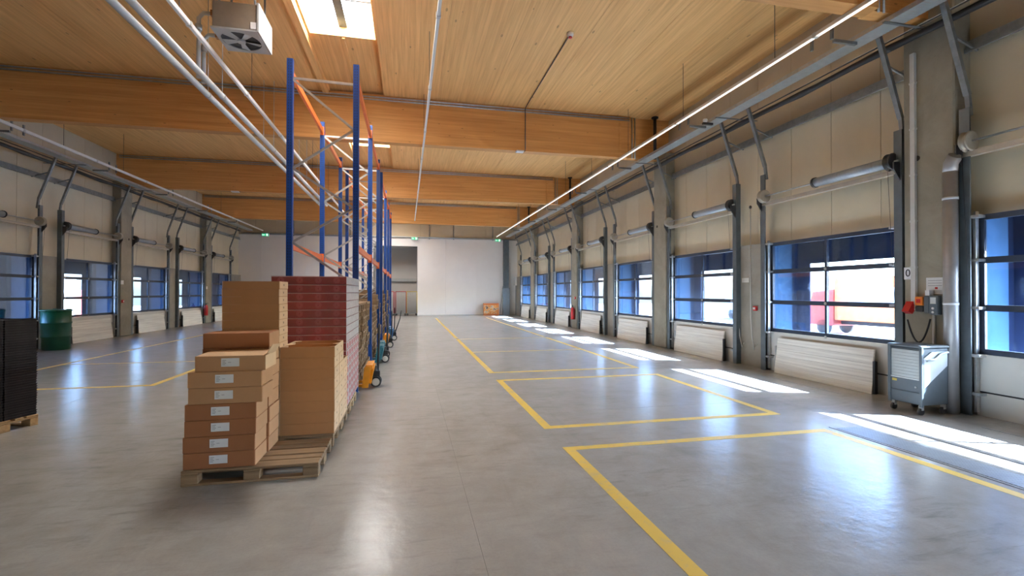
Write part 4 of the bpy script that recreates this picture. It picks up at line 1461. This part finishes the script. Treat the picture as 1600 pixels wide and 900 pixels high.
def tray_proto(x, y, z, label, group, TH=0.1276):
    r = empty('cardboard_tray', (x, y, z), label, 'tray', group)
    t = 0.006
    h_ = TH - 0.002
    m = MB()
    m.box(x, x + TW, y, y + TD, z, z + 0.004)
    m.box(x + t, x + TW - t, y, y + t, z + 0.004, z + h_)
    m.box(x + t, x + TW - t, y + TD - t, y + TD, z + 0.004, z + h_)
    m.build('tray_body', M['card_tray'], r)
    for e in (0, 1):
        xa = x if e == 0 else x + TW - t
        en = MB().box(xa, xa + t, y, y + TD, z + 0.004, z + h_ + 0.0).build('end_panel', M['card_lit'], r)
        xx = x - 0.0006 if e == 0 else x + TW
        MB().cyl((xx, y + TD * 0.5, z + TH * 0.53), (xx + 0.0006, y + TD * 0.5, z + TH * 0.53), 0.013, 10).build('hole', M['hole'], en)
    # corner webs with a diagonal fold
    for e in (0, 1):
        xa = x + t if e == 0 else x + TW - t
        w_ = MB()
        sgn = 1 if e == 0 else -1
        w_.prism([(xa, y + t), (xa + sgn * 0.075, y + t), (xa, y + 0.09)], 'z', z + h_ - 0.008, z + h_ - 0.002)
        w_.prism([(xa, y + TD - t), (xa + sgn * 0.075, y + TD - t), (xa, y + TD - 0.09)], 'z', z + h_ - 0.008, z + h_ - 0.002)
        w_.build('corner_web', M['card_lit'], r, kind='stuff')
    return r


tray_sets = [(-2.062, 5.955, 20, 'tall stack behind the brown cartons', 0.0893), (-1.455, 5.955, 8, 'front aisle-side stack', 0.1276),
             (-1.455, 6.345, 8, 'middle aisle-side stack', 0.1276), (-1.455, 6.745, 6, 'low stack by the red cartons', 0.1276)]
tp = {}
for (x, y, n, wh, th) in tray_sets:
    for k in range(n):
        lb = 'perforated tan tray, %s of the %s' % ('lowest' if k == 0 else ('topmost' if k == n - 1 else NTH[k] + ' from bottom'), wh)
        loc = (x + rs.uniform(-0.003, 0.003), y + rs.uniform(-0.002, 0.002), z0 + k * th)
        if th not in tp:
            tp[th] = tray_proto(*loc, lb, 'perforated cardboard trays', th)
        else:
            copy_tree(tp[th], loc, None, lb)

# red printed cartons, stretch wrapped
GR = 'red printed cartons wrapped in film'
rp = {}
nl = 16
lh = (2.03 - 0.146) / nl
RXa, RXb, RYa, RYb = -1.86, -0.872, 7.15, 8.86
for k in range(nl):
    lb = 'dark red printed carton, %s in the film-wrapped stack' % ('lowest layer' if k == 0 else ('topmost layer' if k == nl - 1 else NTH[k] + ' layer from the bottom'))
    loc = ((RXa + RXb) / 2, RYa, 0.146 + k * lh)
    low = k < 8
    if low not in rp:
        rp[low] = empty('red_carton', loc, lb, 'carton', GR)
        zz = loc[2]
        MB().cbox(RXa, RXb, RYa, RYb, zz, zz + lh - 0.003, 0.004).build('carton_body', M['red'], rp[low])
        MB().box(RXa + 0.002, RXb - 0.002, RYa - 0.0008, RYa + 0.002, zz + lh - 0.013, zz + lh - 0.006).build('pale_edge', M['red_white'], rp[low])
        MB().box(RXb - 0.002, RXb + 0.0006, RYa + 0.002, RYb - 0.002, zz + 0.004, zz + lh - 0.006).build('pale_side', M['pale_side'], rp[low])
        for q in range(4):
            x = RXa + 0.12 + q * 0.245
            rg = MB()
            n = 18
            for (ra, rb) in ((0.040, 0.034), (0.024, 0.016)):
                A = [[(x + rr * cos(2 * pi * i / n), yy, zz + lh / 2 + rr * sin(2 * pi * i / n)) for i in range(n)] for rr, yy in ((ra, RYa), (ra, RYa - 0.0012), (rb, RYa - 0.0012), (rb, RYa))]
                rg.rings(A, False, False)
            rg.build('round_emblem', M['red_pale'], rp[low])
        for q in range(6 if low else 0):
            y = RYa + 0.08 + q * 0.28
            MB().box(RXb, RXb + 0.0012, y, y + 0.17, zz + 0.02, zz + lh - 0.025).build('side_print', M['red_print'], rp[low])
    else:
        copy_tree(rp[low], loc, None, lb)
f = MB()
e = 0.006
pts = [(RXa - e, RYa - e), (RXb + e, RYa - e), (RXb + e, RYb + e), (RXa - e, RYb + e)]
f.rings([[(*p, 0.15) for p in pts], [(*p, 2.036) for p in pts]], False, False)
fo = f.build('stretch_film', M['film'])
tag(fo, 'clear glossy stretch film wrapped around the red carton stack', 'film')
# ------------------------------------------------------------------ pallet jacks


def jack(x, y, paint, label, rot=0.0, tilt=0.0, hgt=1.18):
    """forks run towards -x, tiller stands on the +x side; built at the origin"""
    r = empty('pallet_jack', (0, 0, 0), label, 'pallet jack', 'pallet jacks parked along the aisle')
    for e in (-1, 1):
        m = MB()
        m.prism([(-0.05, 0.085), (-1.15, 0.085), (-1.22, 0.06), (-1.22, 0.05), (-0.05, 0.05)], 'y', e * 0.205 - 0.075, e * 0.205 + 0.075)
        m.build('fork', paint, r)
        MB().cyl((-1.0, e * 0.205 - 0.045, 0.04), (-1.0, e * 0.205 + 0.045, 0.04), 0.04, 10).build('fork_roller', M['wheel'], r)
    # sloping A-frame between forks and pump head
    for e in (-1, 1):
        MB().prism([(-0.06, 0.04), (0.05, 0.04), (0.10, 0.42), (0.04, 0.44), (-0.02, 0.42)], 'y', e * 0.30 - 0.05, e * 0.30 - 0.02).build('frame_cheek', paint, r)
        MB().bar((0.02, e * 0.29, 0.12), (0.07, e * 0.08, 0.42), 0.16, 0.05, (1, 0, 0)).build('frame_arm', paint, r)
    MB().box(0.0, 0.12, -0.30, 0.30, 0.38, 0.45).build('crosshead', paint, r)
    MB().cyl((0.15, 0, 0.14), (0.15, 0, 0.40), 0.055, 14).build('pump', M['drum'], r)
    MB().box(0.08, 0.24, -0.07, 0.07, 0.20, 0.30).build('pump_body', M['black'], r)
    for e in (-1, 1):
        w = MB().cyl((0.17, e * 0.045, 0.10), (0.17, e * 0.10, 0.10), 0.10, 18).build('steer_wheel', M['black'], r)
        MB().cyl((0.17, e * 0.10, 0.10), (0.17, e * 0.104, 0.10), 0.07, 16).build('hub', M['wheel'], w)
    tx = tilt
    MB().tube([(0.20, 0, 0.30), (0.22 + tx * 0.6, 0, hgt - 0.30)], 0.02, 10).build('tiller', M['black'], r)
    zt = hgt
    pts = [(0.22 + tx * 0.6, 0, zt - 0.31), (0.22 + tx * 0.7, -0.15, zt - 0.16), (0.22 + tx * 0.75, -0.165, zt - 0.05), (0.22 + tx * 0.8, -0.11, zt),
           (0.22 + tx * 0.8, 0.11, zt), (0.22 + tx * 0.75, 0.165, zt - 0.05), (0.22 + tx * 0.7, 0.15, zt - 0.16), (0.22 + tx * 0.6, 0, zt - 0.31)]
    MB().tube(pts, 0.016, 8).build('handle_loop', M['black'], r)
    MB().bar((0.22 + tx * 0.72, 0, zt - 0.16), (0.22 + tx * 0.8, 0, zt - 0.01), 0.03, 0.02).build('lever', M['drum'], r)
    r.location = (x, y, 0)
    r.rotation_euler = (0, 0, rot)
    return r


jack(-0.78, 9.50, M['jack_orange'], 'orange pallet jack nearest the red cartons, forks under the pallets')
jack(-0.76, 12.72, M['jack_teal'], 'teal pallet jack next behind the orange one')
jack(-0.78, 13.60, M['jack_teal'], 'dark teal pallet jack, third along the aisle')
jack(-0.76, 16.00, M['jack_orange'], 'orange pallet jack farther along the aisle between the racks')
jack(-0.70, 18.35, M['jack_blue'], 'blue pallet jack farther along the aisle with tilted tiller', 0, 0.25, 1.1)
jack(-0.76, 19.25, M['jack_blue'], 'blue pallet jack farthest along the aisle, half hidden')

# ------------------------------------------------------------------ shaded side: black crates on a pallet, green barrel
ang = math.atan2(0.14, 0.42)            # face along the aisle is turned by this much
proot = pallet(0, 0, 0, 'pale wooden pallet under the black crates at the picture edge', 'pallets', M['pallet_new'])
# local x of the pallet (1.2) points away to the shaded wall; local y (0.8) back towards the viewer
rot = pi - ang
proot.location = (-4.93, 7.73, 0)
proot.rotation_euler = (0, 0, rot)
ux, uy = Vector((cos(rot), sin(rot), 0)), Vector((-sin(rot), cos(rot), 0))
cp = None
GC = 'black plastic crates at the picture edge'
nc = 40
pc = (1.44 - 0.146) / nc
for c in range(2):
    for row in range(1):
        for k in range(nc):
            lb = 'shallow black plastic crate, %s from the top of the %s column' % (nth(nc - k), 'farther' if c == 0 else 'nearer')
            loc = Vector((-4.93, 7.73, 0.146 + k * pc)) + uy * (0.01 + c * 0.395) + ux * (0.01 + row * 0.60) + Vector((rs.uniform(-.003, .003), rs.uniform(-.003, .003), 0))
            if cp is None:
                cp = empty('black_crate', (0, 0, 0), lb, 'crate', GC)
                MB().box(0.006, 0.579, 0.006, 0.379, 0, pc - 0.011).build('crate_body', M['black_crate'], cp)
                rim = MB()
                rim.box(0, 0.585, 0, 0.012, pc - 0.011, pc - 0.001)
                rim.box(0, 0.585, 0.373, 0.385, pc - 0.011, pc - 0.001)
                rim.box(0, 0.012, 0.012, 0.373, pc - 0.011, pc - 0.001)
                rim.box(0.573, 0.585, 0.012, 0.373, pc - 0.011, pc - 0.001)
                rim.build('crate_rim', M['black_crate'], cp)
                cp.location = loc
                cp.rotation_euler = (0, 0, rot)
            else:
                copy_tree(cp, loc, rot, lb)

bx_, by_ = -10.72, 17.5
r = empty('green_barrel', (bx_, by_, 0), 'dark green ribbed plastic barrel by the shaded dock wall', 'barrel')
MB().lathe((bx_, by_, 0), [(0.30, 0), (0.34, 0.02), (0.345, 0.38), (0.36, 0.40), (0.36, 0.44), (0.35, 0.46), (0.36, 0.80), (0.375, 0.82), (0.375, 0.86), (0.36, 0.88), (0.365, 1.20)], 28).build('barrel_body', M['green'], r)
MB().lathe((bx_, by_, 1.20), [(0.365, 0), (0.39, 0.005), (0.39, 0.04), (0.35, 0.05), (0.1, 0.055)], 28).build('barrel_rim', M['green'], r)
for a in (0.3, 2.2):
    MB().box(bx_ + 0.3 * cos(a) - 0.05, bx_ + 0.3 * cos(a) + 0.05, by_ + 0.3 * sin(a) - 0.03, by_ + 0.3 * sin(a) + 0.03, 1.24, 1.27).build('lid_grip', M['green'], r)

# bring the depsgraph up to date
bpy.context.view_layer.update()
